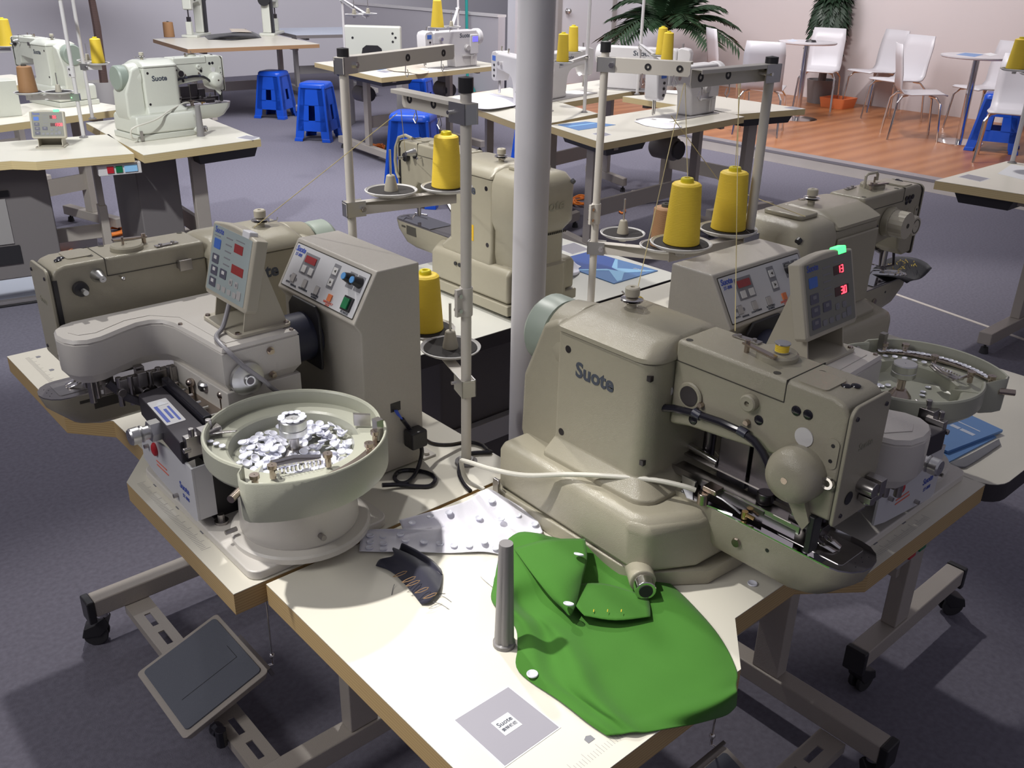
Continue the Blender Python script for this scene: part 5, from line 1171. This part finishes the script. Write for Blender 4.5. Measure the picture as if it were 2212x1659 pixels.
sewing_head(lx(Frame((1.22, 6.72, .78), -78), .0, .0, 0), 'cream machine with round green handwheel behind the brown cone', 'enamel_far', fine=False, clamp=False)
b = MB()
FBx = lx(Frame((.55, 8.3, .78), -78))
sewing_head(FBx, 'cream machine at the left edge behind the leftmost yellow cone', 'enamel_far', fine=False, clamp=False, rear='motor', emboss=False)
quad_table('cream table at the far left edge behind the leftmost yellow cone', gp(120, 176), gp(120, 176)+Vector((-.14, .62, 0)), gp(120, 176)+Vector((-1.2, -.3, 0)))
# pale cover box at the left edge of that table
b = MB(); q = gp(12, 250); b.box(q.x-.16, q.x+.08, q.y-.05, q.y+.10, .78, .98); solo('sheet_cover', b, 'enamel_far', 'pale sheet metal cover at the left edge behind the small panel', 'cover', base=tuple(q), bevel=.004)
# small panel facing the camera
qp = gp(114, 316)
op_panel(Frame((qp.x, qp.y, .78), 60), 'small lit operation panel with green lamp standing on the left table', ('30', '1300'), base_z=.0, o=(-.23, -.34, 0))
Xs = gp(181, 297); tJ, tK = G(62, 200, 1.01), G(127, 199, 1.01)
stand('white thread stand with brown cone on the left table', Xs.x, Xs.y, ztray=.985, ztop=1.47, trays=(tuple(tK), tuple(tJ)), arm_end=tuple(G(60, -40, 1.47)), mt='paint_white', couple=1.11, H=1.52, tray_r=.07)
cone('brown thread cone on the white stand at the left edge', (tJ.x, tJ.y, 1.0125), 'thread_brown', .125, .045, .034)
Xs = gp(200, 257); tL, tM = G(190, 131, 1.09), G(213, 137, 1.09)
stand('white thread stand with yellow cone left of the pale buttonholer', Xs.x, Xs.y, ztray=1.07, ztop=1.47, trays=(tuple(tL), tuple(tM)), mt='paint_white', couple=None, H=1.7, tray_r=.06)
cone('yellow thread cone left of the pale buttonholer', (tM.x, tM.y, 1.0925), h=.13)
Xs = gp(5, 200); tN = G(15, 100, 1.07)
stand('white thread stand cut by the left picture edge', Xs.x-.15, Xs.y+.1, ztray=1.045, ztop=1.47, trays=(tuple(tN),), mt='paint_white', couple=None, H=1.5)
cone('leftmost yellow thread cone', (tN.x, tN.y, 1.0725), h=.17, r0=.05, r1=.038)
# under the left tables: controllers, switch, pedals, orange cords
b = MB(); P0 = FB2.w((.25, .62, 0)); cb = thing('motor_controller', 'dark motor controller with grey labels under the left table', 'control box', FB2, (.3, .6, -.60)); b = MB(); b.box(.20, .45, .38, .85, -.60, -.05); part('housing', b, 'control_dark', cb, bevel=.008)
b = MB(); b.box(.195, .2, .58, .78, -.42, -.20); pl_ = part('label_plate', b, 'control_grey', cb); b = MB(); b.box(.192, .1955, .56, .80, -.52, -.43); part('vent_slot', b, 'black', cb)
b = MB(); b.box(.192, .1955, .56, .80, -.19, -.16); part('vent_slot', b, 'black', cb)
cb = thing('motor_controller', 'brown motor controller under the pale buttonholer', 'control box', base=(1.82, 4.95, .18)); b = MB(); b.box(1.70, 1.92, 4.80, 5.15, .22, .72); part('housing', b, 'control_dark', cb, bevel=.008); b = MB(); b.box(1.76, 1.86, 4.9, 5.0, .15, .22); part('conduit', b, 'black', cb)
sw = thing('switch_box', 'white switch box with red and green keys under the left table', 'switch', FB2, (.05, .06, -.10)); b = MB(); b.box(.02, .06, -.03, .17, -.10, -.045); part('housing', b, 'paint_white', sw, bevel=.003)
b = MB(); b.box(.015, .021, .10, .13, -.088, -.056); part('rocker_key', b, 'red', sw); b = MB(); b.box(.015, .021, .06, .09, -.088, -.056); part('rocker_key', b, 'green_rocker', sw)
b = MB(); b.box(.015, .0205, -.01, .05, -.088, -.056); part('rocker_key', b, 'brochure_pale', sw)
def big_pedal(label, p, deg, sx=.28, sy=.22):
    F_ = Frame(p, deg); t = thing('foot_pedal', label, 'pedal', F_); b = MB(); b.x = lambda q: Vector((q.x, q.y, q.z+.35*q.x+.05)); b.prism(rrect(-sx/2, sx/2, -sy/2, sy/2, .02), .0, .03); part('plate', b, 'paint_white', t, bevel=.004)
    b = MB(); b.x = lambda q: Vector((q.x, q.y, q.z+.35*q.x+.05)); b.prism(rrect(-sx/2+.02, sx/2-.02, -sy/2+.02, sy/2-.02, .015), .03, .034); part('rubber_pad', b, 'brochure_print', t)
    b = MB(); b.box(-.16, .16, -.16, .16, 0, .012); part('base', b, 'black', t, bevel=.004)
q = G(40, 640, 0); big_pedal('pale blue foot pedal on the floor at the left edge', (q.x, q.y, 0), 80, .30, .26)
b = MB(); q1 = G(0, 575, .12); q2 = G(150, 545, .12); b.tube([q1, q2], .02, 6); b = MB()
fb = thing('floor_bar', 'white low machine frame bar on the floor under the left table', 'frame bar', base=tuple(G(90, 570, 0))); b = MB(); pts_ = [G(0, 525, .10), G(198, 498, .10)]; d_ = (pts_[1]-pts_[0]); n2 = Vector((-d_.y, d_.x, 0)).normalized()*.12
b.rings([[Vector((p_.x, p_.y, h)) for p_ in (pts_[0]-n2, pts_[1]-n2, pts_[1], pts_[0])] for h in (.03, .10)]); part('bar', b, 'paint_white', fb, bevel=.005)
for k in (.25, .8):
    p_ = pts_[0].lerp(pts_[1], k)-n2*.5; b = MB(); b.cyl((p_.x, p_.y, 0), (p_.x, p_.y, .03), .02, n=12); part('levelling_foot', b, 'rubber', fb)
def cord(label, p, sx, sy, seed, n=42, deg=40, r=.006, col='orange_cord', h=.07):
    rr = random.Random(seed); P = []; a = rr.uniform(0, 6)
    for k in range(n):
        a += rr.uniform(.7, 1.5); q = rr.uniform(.5, 1); P.append((sx*q*math.cos(a), sy*q*math.sin(a), r+h*rr.random()*(.3+.7*(1-q))))
    b = MB(); b.tube(spline(P, 4), r, 6); solo('extension_cord', b, col, label, 'cord', Frame(p, deg))
for lab, px, py, sx, sy, sd in (('tangled orange cord under the white bar at the left', 150, 545, .30, .07, 1), ('orange cord heap by the leg of the left table', 245, 505, .12, .10, 2), ('orange cord heap on the floor in front of the far brown table', 655, 235, .25, .10, 4), ('orange cord by the foot of the table left of the column', 815, 322, .10, .08, 5), ('orange cord on the floor right of the column', 1258, 440, .16, .10, 6), ('small orange cord end right of the column', 1345, 458, .07, .03, 7)):
    q = G(px, py, 0); cord(lab, (q.x, q.y, 0), sx, sy, sd, 30 if sd < 7 else 8)

# ------------------------------------------------------------------ lockstitch machines
def lockstitch(label, needle, D, screen='screen_cyan', mat_='paint_white', glow=True, scr=True):
    N = Vector(needle); D = Vector((D[0], D[1], 0)).normalized(); yl = -D; ang = math.degrees(math.atan2(-yl.x, yl.y)); F_ = Frame((N.x, N.y, .78), ang); F_ = Frame(F_.w((-.10, -.22*1.3, 0)), ang)
    t = thing('lockstitch_machine', label, 'sewing machine', F_, (.10, 0, 0)); t.scale = (1.1, 1.3, 1.1)
    b = MB(); b.prism(rrect(.02, .20, -.26, .26, .02), .0, .004); part('bed_plate', b, 'control_grey', t)
    prof = [(-.25, .004), (-.25, .26), (-.235, .285), (.17, .285), (.185, .275), (.185, .19), (.10, .185), (.03, .175), (-.005, .155), (-.02, .12), (-.03, .004)]
    b = MB(); b.prism(prof, .05, .155, 'x'); part('arm', b, mat_, t, bevel=.012, seg=3)
    b = MB(); b.prism([(.185, .285), (.205, .295), (.25, .285), (.262, .26), (.255, .13), (.240, .115), (.205, .115), (.185, .16)], .055, .15, 'x'); hd = part('face_head', b, mat_, t, bevel=.008, seg=3)
    b = MB(); b.box(.0535, .0555, .20, .24, .235, .265); part('badge', b, 'key_blue', hd)
    b = MB()
    for zz in (.21, .18, .145): b.cyl((.055, .215, zz), (.051, .215, zz), .008, n=10)
    part('face_screw', b, 'black', hd, split=True)
    b = MB(); b.cyl((.10, .22, .04), (.10, .22, .12), .004, n=8); b.cyl((.10, .235, .035), (.10, .235, .125), .005, n=8); b.box(.08, .115, .215, .24, .004, .012); part('needle_bar', b, 'chrome', t, split=True)
    b = MB(); b.lathe([(.001, -.300), (.058, -.300), (.066, -.294), (.066, -.262), (.060, -.255), (.001, -.255)], (.10, 0, .225), 24, 'y'); hw = part('handwheel', b, mat_, t); b = MB(); b.cyl((.10, -.3015, .225), (.10, -.300, .225), .012, n=12); part('wheel_bolt', b, 'black', hw)
    b = MB(); letters(b, 'Suote', plane_x((.0495, -.12, .245), (0, -1, 0), (0, 0, 1)), 0, 0, .045, .02); part('lettering', b, 'letter', t); b = MB(); letters(b, 'Suote', plane_x((.1555, -.02, .245), (0, 1, 0), (0, 0, 1)), 0, 0, .045, .02); part('lettering', b, 'letter', t)
    b = MB(); b.lathe([(.001, -.02), (.02, -.02), (.022, -.008), (.028, -.004), (.028, 0), (.001, 0)], (.05, -.14, .15), 18, 'x'); part('stitch_dial', b, 'key_grey', t)
    b = MB(); b.prism(rrect(-.20, -.10, .09, .10, .003), .035, .05, 'x') if False else b.box(.03, .052, -.21, -.09, .088, .096); b.box(.028, .034, -.18, -.165, .02, .09); part('reverse_lever', b, 'key_grey', t, split=True)
    if scr:
        b = MB(); b.box(.036, .052, -.245, -.165, .10, .25); sc_ = part('operation_box', b, mat_, t, bevel=.006); b = MB(); b.box(.0345, .0365, -.238, -.185, .195, .235); part('screen', b, screen, sc_)
    b = MB(); b.cyl((.10, .12, .285), (.10, .12, .315), .006, n=8); b.cyl((.10, .205, .29), (.10, .205, .32), .006, n=8); b.tube([(.055, .12, .23), (.03, .12, .23)], .013, 12); part('thread_post', b, 'chrome', t, split=True)
    if glow:
        b = MB(); b.ball((.085, .20, .118), .008, 8); lp_ = part('needle_lamp', b, 'lamp_glow', t)
        l = bpy.data.lights.new('needle_light', 'SPOT'); l.energy = 6; l.spot_size = rad(100); l.spot_blend = .8; l.shadow_soft_size = .01; lo = bpy.data.objects.new('needle_light', l); COL.objects.link(lo); lo.location = F_.w((.07, .19*1.3, .118))
    return t
uB9 = gp(1608, 252)-gp(1303, 309)
quad_table('cream table with blue brochure and white lockstitch machine right of the column', gp(1303, 309), gp(1184, 271), gp(1608, 252), drawer=(.05, .32, .1, .9), feet=(.12, .88))
lockstitch('white lockstitch machine with cyan screen right of the column', gp(1412, 262), uB9)
quad_table('cream table just left of the column with white cloth papers', gp(1142, 276), gp(960, 210), gp(1292, 245), feet=(.12, .85))
vB7 = gp(960, 210)-gp(1142, 276); w_ = gp(1172, 244); lockstitch('white lockstitch machine seen from its handwheel beside the column', w_+vB7.normalized()*.66, -vB7, glow=False)
A8 = gp(1216, 222); C8 = gp(1392, 193); quad_table('cream table behind the column carrying a lockstitch machine turned away', A8, A8+Vector((.17, .62, 0)), C8)
lockstitch('white lockstitch machine turned away behind the column', gp(1258, 200), gp(1140, 222)-gp(1258, 200), scr=False)
quad_table('cream table with a sticker in front of the orange platform', gp(1590, 247), gp(1345, 208), gp(1740, 235), drawer=(.04, .3, .2, .9))
lockstitch('white lockstitch machine mostly hidden behind the one with the cyan screen', gp(1472, 201), gp(1312, 190)-gp(1472, 201), scr=False)
quad_table('cream table left of the column with beige cloth and blue brochure', gp(824, 168), gp(679, 135), gp(1047, 145)+Vector((.25, .04, 0)), drawer=(.05, .3, .1, .8), feet=(.15, .85))
lockstitch('white lockstitch machine with blue screen left of the column', gp(920, 152), gp(1047, 145)-gp(824, 168), 'screen_blue', glow=True)
A11 = gp(2020, 390); e1 = (gp(2212, 420)-A11); quad_table('cream table at the right picture edge with sticker and yellow cone', A11, gp(2175, 348), A11+e1*(1.2/e1.length), feet=(.30, .85), drawer=(.06, .28, .06, .5))
# things on those tables
for lab, cs in (('blue brochure at the left end of the table right of the column', ((1205, 270), (1265, 263), (1330, 270), (1250, 282))), ('blue brochure on the table left of the column', ((765, 148), (800, 143), (850, 146), (820, 152)))):
    t, uv = card('brochure', lab, 'brochure', cs, 'brochure_blue', .002); patch(t, uv, 'printed_band', 'brochure_pale', .1, .9, .35, .45)
for lab, cs in (('square sticker beside the brochure right of the column', ((1278, 289), (1300, 284), (1322, 291), (1302, 296))), ('square sticker on the table at the right picture edge', ((2068, 382), (2090, 376), (2140, 386), (2118, 393))), ('square sticker on the table in front of the platform', ((1690, 233), (1710, 230), (1735, 234), (1718, 237))), ('square sticker on the table left of the column', ((810, 154), (830, 152), (850, 155), (832, 158)))):
    t, uv = card('printed_sticker', lab, 'sticker', cs, 'paper'); patch(t, uv, 'print_field', 'sticker_grey', .05, .95, .05, .95)
t, uv = card('paper_sheet', 'white paper sheet on the table at the right picture edge', 'paper', ((2155, 375), (2185, 355), (2260, 370), (2235, 395)), 'paper')
def cloth(label, rows, m_, name='white_cloth', s=1): b = MB(); b.surf(sheet(tz(rows), 4, .003, s)); solo(name, b, m_, label, 'cloth', base=tuple(G(rows[0][0][0], rows[0][0][1], .78)), solid=.002, sharp=180)
cloth('white cloth under the needle right of the column', [[(1370, 262, .004), (1400, 257, .008), (1440, 262, .006)], [(1390, 270, .004), (1425, 268, .010), (1470, 272, .006)], [(1400, 272, .003), (1440, 278, .004), (1472, 276, .003)]], 'cloth_white')
cloth('white cloth papers on the table just left of the column', [[(975, 212, .004), (1010, 204, .03), (1060, 200, .01)], [(1010, 222, .006), (1060, 216, .04), (1110, 212, .01)], [(1020, 232, .004), (1060, 236, .02), (1130, 226, .006)]], 'cloth_white', s=3)
cloth('beige cloth on the table left of the column', [[(835, 148, .01), (870, 140, .02), (915, 140, .004)], [(850, 153, .008), (885, 148, .02), (925, 150, .004)], [(880, 156, .004), (905, 160, .004), (925, 157, .003)]], 'cloth_beige', 'beige_cloth', 5)
def bg_stand(label, px, py, trays, H=1.55, arm=None, zt=1.12):
    q = gp(px, py); ts = [tuple(G(a, c, zt+.02)) for a, c in trays]; stand(label, q.x, q.y, ztray=zt, ztop=1.5, trays=ts, arm_end=tuple(G(*arm, 1.5)) if arm else None, mt='paint_white', couple=None, H=H, tray_r=.065, r=.011); return ts
ts = bg_stand('white thread stand with two yellow cones just right of the column', 1262, 243, ((1237, 112), (1215, 134)), H=1.75)
cone('yellow thread cone higher up just right of the column', (ts[0][0], ts[0][1], 1.143), h=.15); cone('yellow thread cone lower down just right of the column', (ts[1][0], ts[1][1], 1.143), h=.15)
ts = bg_stand('white thread stand with two yellow cones in front of the palm', 1376, 204, ((1428, 119), (1440, 134)), H=1.85)
cone('yellow thread cone behind in front of the palm', (ts[0][0], ts[0][1], 1.143), h=.16); cone('yellow thread cone nearer in front of the palm', (ts[1][0], ts[1][1], 1.143), h=.16)
ts = bg_stand('white thread stand with yellow cone over the blue screen machine', 990, 120, ((945, 60), (975, 58)), H=1.9, zt=1.22); cone('yellow thread cone left of the column against the wall', (ts[0][0], ts[0][1], 1.243), h=.17, r0=.045)
ts = bg_stand('white thread stand with two bare holders at upper left of the column', 745, 118, ((765, 32), (795, 30)), H=1.95, zt=1.28)
ts = bg_stand('white thread stand at the right picture edge', 2186, 352, ((2192, 150), (2235, 160)), H=1.9, zt=1.22); cone('rightmost yellow thread cone', (ts[0][0], ts[0][1], 1.243), h=.135, r0=.042)
# motors hanging under tables
for k, (lab, px, py, z_) in enumerate((('dark table motor with pulley right of the column', 1468, 325, .55), ('dark table motor under the table left of the column', 800, 205, .50), ('dark table motor beneath the blue screen machine', 975, 195, .50))):
    q = G(px, py, z_); t = thing('table_motor', lab, 'motor', base=(q.x, q.y, z_)); b = MB(); b.lathe([(.001, -.10), (.06, -.10), (.075, -.08), (.075, .08), (.06, .10), (.001, .10)], (q.x, q.y+.12, z_), 20, 'y'); part('body', b, 'control_dark', t); b = MB(); b.cyl((q.x, q.y, z_), (q.x, q.y+.02, z_), .06, n=20); part('pulley', b, 'black', t); b = MB(); b.box(q.x-.03, q.x+.03, q.y+.05, q.y+.18, z_+.07, .74); part('hanger', b, 'control_dark', t)

# ------------------------------------------------------------------ post-bed machines and the tables at the back
quad_table('brown-edged table at the back under the two post-bed machines', gp(405, 106), gp(330, 84), gp(690, 95), edge='ply_brown', top='laminate', leg='paint_frame')
A4 = gp(620, 72); quad_table('long grey-blue table at the back of the hall', gp(840, 72), gp(760, 58), gp(640, 76), top='brochure_print', edge='control_dark', leg='control_grey')
def post_bed(label, px, py, deg, flip=1):
    q = gp(px, py); F_ = Frame((q.x, q.y, .78), deg); t = thing('post_bed_machine', label, 'sewing machine', F_); s = flip
    b = MB(); b.box(-.09, .09, -.26, .26, 0, .03); part('base', b, 'enamel_far', t, bevel=.006)
    b = MB(); b.prism([(s*.12, .03), (s*.24, .03), (s*.24, .46), (s*.20, .50), (-s*.20, .50), (-s*.24, .47), (-s*.24, .30), (-s*.17, .29), (-s*.15, .36), (s*.06, .37), (s*.12, .33)], -.05, .05, 'x'); part('arm', b, 'enamel_far', t, bevel=.012)
    b = MB(); b.box(-.03, .03, -s*.22-.035, -s*.22+.035, .03, .17); part('post', b, 'enamel_far', t, bevel=.005)
    b = MB(); b.cyl((0, -s*.21, .18), (0, -s*.21, .30), .008, n=8); b.box(-.02, .02, -s*.21-.02, -s*.21+.02, .17, .22); part('presser', b, 'steel_dark', t, split=True)
    b = MB(); b.lathe([(.001, .0), (.07, 0), (.07, .03), (.001, .03)], (0, s*.25 if s > 0 else s*.28, .40), 20, 'y'); part('handwheel', b, 'black', t)
    b = MB(); b.prism([(s*.14, .03), (s*.22, .03), (s*.24, .40), (s*.16, .40)], -.075, -.05, 'x'); part('belt_guard', b, 'black', t, bevel=.004)
    b = MB(); b.ball((-.055, -s*.10, .42), .035, 10, (.5, 1, 1)); part('tension_unit', b, 'steel_dark', t)
post_bed('post-bed machine with black belt guard at the left of the back table', 425, 78, 138, -1)
post_bed('post-bed machine with handwheel at the right of the back table', 588, 74, 138, 1)
cloth('dark leather cuttings piled between the post-bed machines', [[(440, 76, .0), (500, 70, .06), (545, 68, .02)], [(445, 82, .0), (500, 78, .05), (560, 76, .02)], [(450, 86, .0), (510, 84, .01), (565, 82, .0)]], 'cloth_black', 'leather_cuttings', 9)
cloth('tan leather sheet on the pile between the post-bed machines', [[(495, 62, .09), (530, 62, .06)], [(500, 68, .08), (545, 70, .04)]], 'cloth_beige', 'tan_leather', 11)
q = gp(366, 80); cone('brown thread cone at the left end of the back table', (q.x, q.y, .78), 'thread_brown', .16, .06, .055)
# machine on edge left of the column
q = gp(806, 108); F_ = Frame((q.x, q.y, .70), -45); t = thing('machine_head', 'cream machine head tipped up behind the left of the column', 'sewing machine', F_); b = MB(); b.box(-.30, .30, -.05, .05, 0, .32); part('casing', b, 'enamel_far', t, bevel=.02, seg=3); b = MB(); b.prism([(-.12, .0), (.12, .0), (.10, .10), (.06, .13), (-.06, .13), (-.10, .10)], -.056, -.049, 'y'); part('opening', b, 'black', t)
b = MB()
for xx, zz in ((.22, .25), (.25, .21), (.22, .17), (-.2, .2)): b.cyl((xx, -.05, zz), (xx, -.053, zz), .012, n=10)
part('cap_screw', b, 'black', t, split=True)
b = MB(); b.box(-.34, .34, -.25, .25, -.06, .0); part('support_table', b, 'control_dark', t)
for xx in (-.3, .3):
    b = MB(); b.box(xx-.03, xx+.03, -.2, .2, -.70, -.06); part('support_leg', b, 'control_grey', t)
# teal mop
q = G(1010, 200, 0); t = thing('mop', 'teal floor mop leaning on the wall left of the column', 'mop', base=(q.x, q.y, 0)); b = MB(); b.tube([(q.x, q.y, .10), (q.x+.06, q.y+.1, 1.3)], .02, 8); part('handle', b, 'teal', t); b = MB(); b.loft([(rrect(q.x-.12, q.x+.12, q.y-.06, q.y+.06, .03), 0), (rrect(q.x-.10, q.x+.10, q.y-.05, q.y+.05, .03), .05), (rrect(q.x-.03, q.x+.03, q.y-.03, q.y+.03, .01), .16)]); part('head', b, 'teal', t)

# ------------------------------------------------------------------ stools
def stool(label, px, py, deg, h=.47, w0=.36, w1=.25, z0=0, group='blue plastic stools', solid=False):
    q = G(px, py, z0); F_ = Frame((q.x, q.y, z0), deg); t = thing('plastic_stool', label, 'stool', F_, group=group)
    def ring(zz, e=0): k = w0+(w1-w0)*zz/h; return k/2+e
    b = MB(); a = ring(h); rr = [rrect(-x, x, -x, x, .05) for x in (a+.012, a+.010, a-.002, a-.03)]
    b.loft([(rr[0], h-.05), (rr[1], h-.02), (rr[2], h-.004), (rr[3], h)]); part('seat', b, 'stool_blue', t, sharp=60)
    b = MB(); b.cyl((0, 0, h-.002), (0, 0, h+.001), .02, n=14); part('seat_hole', b, 'brochure_deep', t)
    for k in range(4):
        c, s = math.cos(k*PI/2), math.sin(k*PI/2); f = lambda p, c=c, s=s: Vector((c*p.x-s*p.y, s*p.x+c*p.y, p.z))
        b = MB(); b.x = f; R = []
        for zz in (0, .03, .031, .12, .22, .33, h-.04):
            x = ring(zz, .006 if zz < .031 else 0); th = .004; L_ = .085 if zz < .2 else .075
            R.append([(x, x, zz), (x-L_, x, zz), (x-L_, x-.012, zz), (x-.014, x-.014, zz), (x-.012, x-L_, zz), (x, x-L_, zz)])
        b.rings(R); part('leg', b, 'stool_blue', t, bevel=.004)
        b = MB(); b.x = f
        def sq(zz, y): return (ring(zz), y, zz)
        wins = ((.10, .20, -1, 1), (h*.62, h-.03, -1, 1), (.19, h*.63, .24, 1), (.19, h*.63, -1, -.24)) if not solid else ((.06, h-.03, -1, 1),)
        for (za, zb, ya, yb) in wins:
            P = [(za, ya), (za, yb), (zb, yb), (zb, ya)]; b.rings([[Vector((ring(zz)-d, y*(ring(zz)-.02), zz)) for zz, y in P] for d in (.0, .006)])
        part('side_panel', b, 'stool_blue', t)
    return t
stool('blue plastic stool standing left of the column by the back tables', 690, 300, 38, .55)
stool('tall stack of blue stools behind the bartacker and thread stand', 897, 436, 40, .66, .40, .28, solid=True)
stool('blue stool under the back table with post-bed machines', 598, 252, 35, .50)
stool('blue stool under the table left of the column', 905, 252, 35, .45)
stool('blue stool between the tables right of the column', 1150, 345, 40, .50)
stool('blue stool on the orange platform beside the round table', 2142, 322, 20, .52, .46, .30, .1)

# ------------------------------------------------------------------ chairs, round tables, plants on the platform
def make_chair(F_, label):
    t = thing('shell_chair', label, 'chair', F_, group='white shell chairs on the platform')
    pr = [(.24, .44), (.20, .452), (.05, .445), (-.10, .435), (-.17, .445), (-.205, .49), (-.235, .62), (-.265, .78), (-.285, .90)]
    gr = []
    for x, z_ in pr:
        row = []
        for k in range(7):
            y = -.20+.4*k/6; row.append((x+(.02*(abs(y)/.2)**2 if z_ > .5 else 0), y*(.92 if z_ > .85 or x > .22 else 1), z_))
        gr.append(row)
    b = MB(); b.surf(gr); part('shell', b, 'chair_white', t, solid=.012, sharp=180)
    for sx, sy in ((1, 1), (1, -1), (-1, 1), (-1, -1)):
        b = MB(); b.tube([(sx*.10-.02, sy*.12, .425), (sx*.16-.02, sy*.17, .415), (sx*.20-.02, sy*.205, .36), (sx*.235-.02, sy*.22, 0)], .011, 8); part('leg', b, 'chrome', t)
    return t
R2, A2, = Vector((.75, -.66, 0)), Vector((.67, .74, 0))
chairs = [((1650, 188), R2*.35+A2*.9, 'white shell chair turned away at the left of the platform'), ((1772, 150), -A2*.9-R2*.45, 'white shell chair in front of the hanging plant'), ((1888, 152), -R2*.9-A2*.4, 'white shell chair right of the hanging plant'), ((1938, 170), -R2*.9-A2*.5, 'white shell chair second from the left picture wall group, overlapping another'), ((1985, 198), R2*.95-A2*.2, 'white shell chair seen edge-on in the middle of the platform'), ((2125, 188), -R2*.9-A2*.3, 'white shell chair behind the right round table'), ((2190, 238), -A2*.9-R2*.5, 'white shell chair at the right picture edge'), ((1575, 150), R2*.9+A2*.1, 'pale shell chair against the wall beside the palm')]
chairs[3] = (chairs[3][0], chairs[3][1], 'white shell chair standing between two others mid-platform'); ch0 = None
for (px, py), d, lab in chairs:
    q = G(px, py, .55); deg = math.degrees(math.atan2(d.y, d.x)); F_ = Frame((q.x, q.y, .1), deg)
    if ch0 is None: ch0 = make_chair(F_, lab)
    else:
        c = copy_tree(ch0); c.location = F_.o; c.rotation_euler = (0, 0, F_.a); c['label'] = lab
def round_table(label, px, py, r=.33, h=.82):
    q = G(px, py, .1+h); F_ = Frame((q.x, q.y, .1)); t = thing('round_table', label, 'table', F_)
    b = MB(); b.lathe([(.001, h-.02), (r-.01, h-.02), (r, h-.012), (r, h), (.001, h)], n=40); part('top', b, 'chair_white', t)
    b = MB(); b.cyl((0, 0, .01), (0, 0, h-.02), .032, n=18); part('pedestal', b, 'chrome', t); b = MB(); b.lathe([(.001, 0), (.22, 0), (.22, .008), (.05, .02), (.001, .02)], n=32); part('base', b, 'chrome', t)
    return q
q = round_table('white round bistro table at the left of the platform', 1745, 90, .31, .82)
b = MB(); b.lathe([(.001, 0), (.06, 0), (.05, .02), (.001, .025)], n=16); solo('ashtray', b, 'black', 'small black dish on the left bistro table', 'dish', Frame((q.x-.02, q.y-.05, .92)))
t, uv = card('leaflet', 'pale leaflet on the left bistro table', 'leaflet', ((1700, 88), (1712, 84), (1725, 88), (1712, 91)), 'brochure_print', z=.92)
q = round_table('round bistro table with blue leaflets at the right', 2112, 120, .33, .82)
t, uv = card('leaflet', 'blue leaflet on the right bistro table', 'leaflet', ((2065, 118), (2085, 114), (2125, 118), (2105, 123)), 'brochure_blue', z=.92)
t, uv = card('leaflet', 'white leaflet on the right bistro table', 'leaflet', ((2125, 116), (2140, 114), (2155, 118), (2140, 121)), 'paper', z=.92)
b = MB(); b.loft([(rrect(10.62, 10.92, 5.96, 6.26, .03), .1), (rrect(10.60, 10.94, 5.94, 6.28, .03), .21), (rrect(10.60, 10.94, 5.94, 6.28, .03), .215), (rrect(10.63, 10.91, 5.97, 6.25, .03), .214), (rrect(10.64, 10.90, 5.98, 6.24, .03), .13)]); solo('orange_tray', b, 'orange', 'orange plastic crate lying on the platform', 'crate', base=(10.77, 6.11, .1))
def plant(label, base, trunk_h, n, L_, droop, seed, wid=.035, leaflets=16, pot=True, leafm='leaf', spread=1.0, name='potted_palm', potm='pot'):
    bx, by, bz = base; t = thing(name, label, 'plant', base=base); rr = random.Random(seed)
    if pot: b = MB(); b.lathe([(.001, 0), (.14, 0), (.18, .28), (.16, .28), (.15, .25), (.001, .25)], base, 22); part('pot', b, potm, t)
    b = MB(); b.tube([(bx, by, bz+.2 if pot else bz), (bx+.02, by, bz+trunk_h*.5), (bx, by+.02, bz+trunk_h)], [.05, .045, .03], 8); part('trunk', b, 'trunk', t)
    for i in range(n):
        a = 2.4*i+rr.uniform(-.3, .3); el = rr.uniform(.25, 1.25); l_ = L_*rr.uniform(.75, 1.1); b = MB(); P = []
        for k in range(9):
            s = k/8*l_; dz = s*math.sin(el)-droop*(s/L_)**2; P.append(Vector((bx+math.cos(a)*s*math.cos(el)*spread, by+math.sin(a)*s*math.cos(el)*spread, bz+trunk_h+dz)))
        b.tube(P, [.008-.0007*k for k in range(9)], 4)
        for k in range(1, 9):
            for m_ in range(max(1, leaflets//8)):
                u = (k-1+(m_+.5)/max(1, leaflets//8))/8; i0 = min(7, int(u*8)); p = P[i0].lerp(P[i0+1], u*8-i0); d = (P[i0+1]-P[i0]).normalized(); sd = d.cross(Vector((0, 0, 1))).normalized(); ll = L_*.33*(1-.55*abs(u-.45))*rr.uniform(.8, 1.1)
                for s in (-1, 1):
                    e = p+(sd*s*.8+d*.6).normalized()*ll+Vector((0, 0, -.25*ll)); mid = p.lerp(e, .5)+Vector((0, 0, .06*ll)); w = d*wid*.5
                    i1 = b.av([p, mid-w, e, mid+w]); b.af((i1, i1+1, i1+2, i1+3))
        part('frond', b, leafm, t, sharp=180)
q = G(1432, 200, .1); plant('potted palm with drooping dark fronds behind the thread stands', (q.x, q.y, .1), .80, 26, 1.05, .55, 3, .05, 24)
plant('leafy dark plant hanging beside the white chairs', (10.93, 6.47, .1), 1.25, 30, .68, .85, 5, .08, 16, True, 'leaf_dark', .46, 'potted_plant', 'control_dark')
q = G(284, 118, .0); plant('dark palm trunk against the back wall at upper left', (3.9, 11.6, 0), 1.75, 14, 1.0, .7, 8, .05, 16)
b = MB(); p0, p1 = G(1960, 645, 0), G(2130, 705, 0); d_ = (p1-p0).normalized(); n2 = Vector((-d_.y, d_.x, 0))*.012; p0 = p0-d_*.6; p1 = p1+d_*.8
b.rings([[p0-n2, p1-n2, p1+n2, p0+n2], [v+Vector((0, 0, .003)) for v in (p0-n2, p1-n2, p1+n2, p0+n2)]]); struct('trim_2', b, 'kerb')
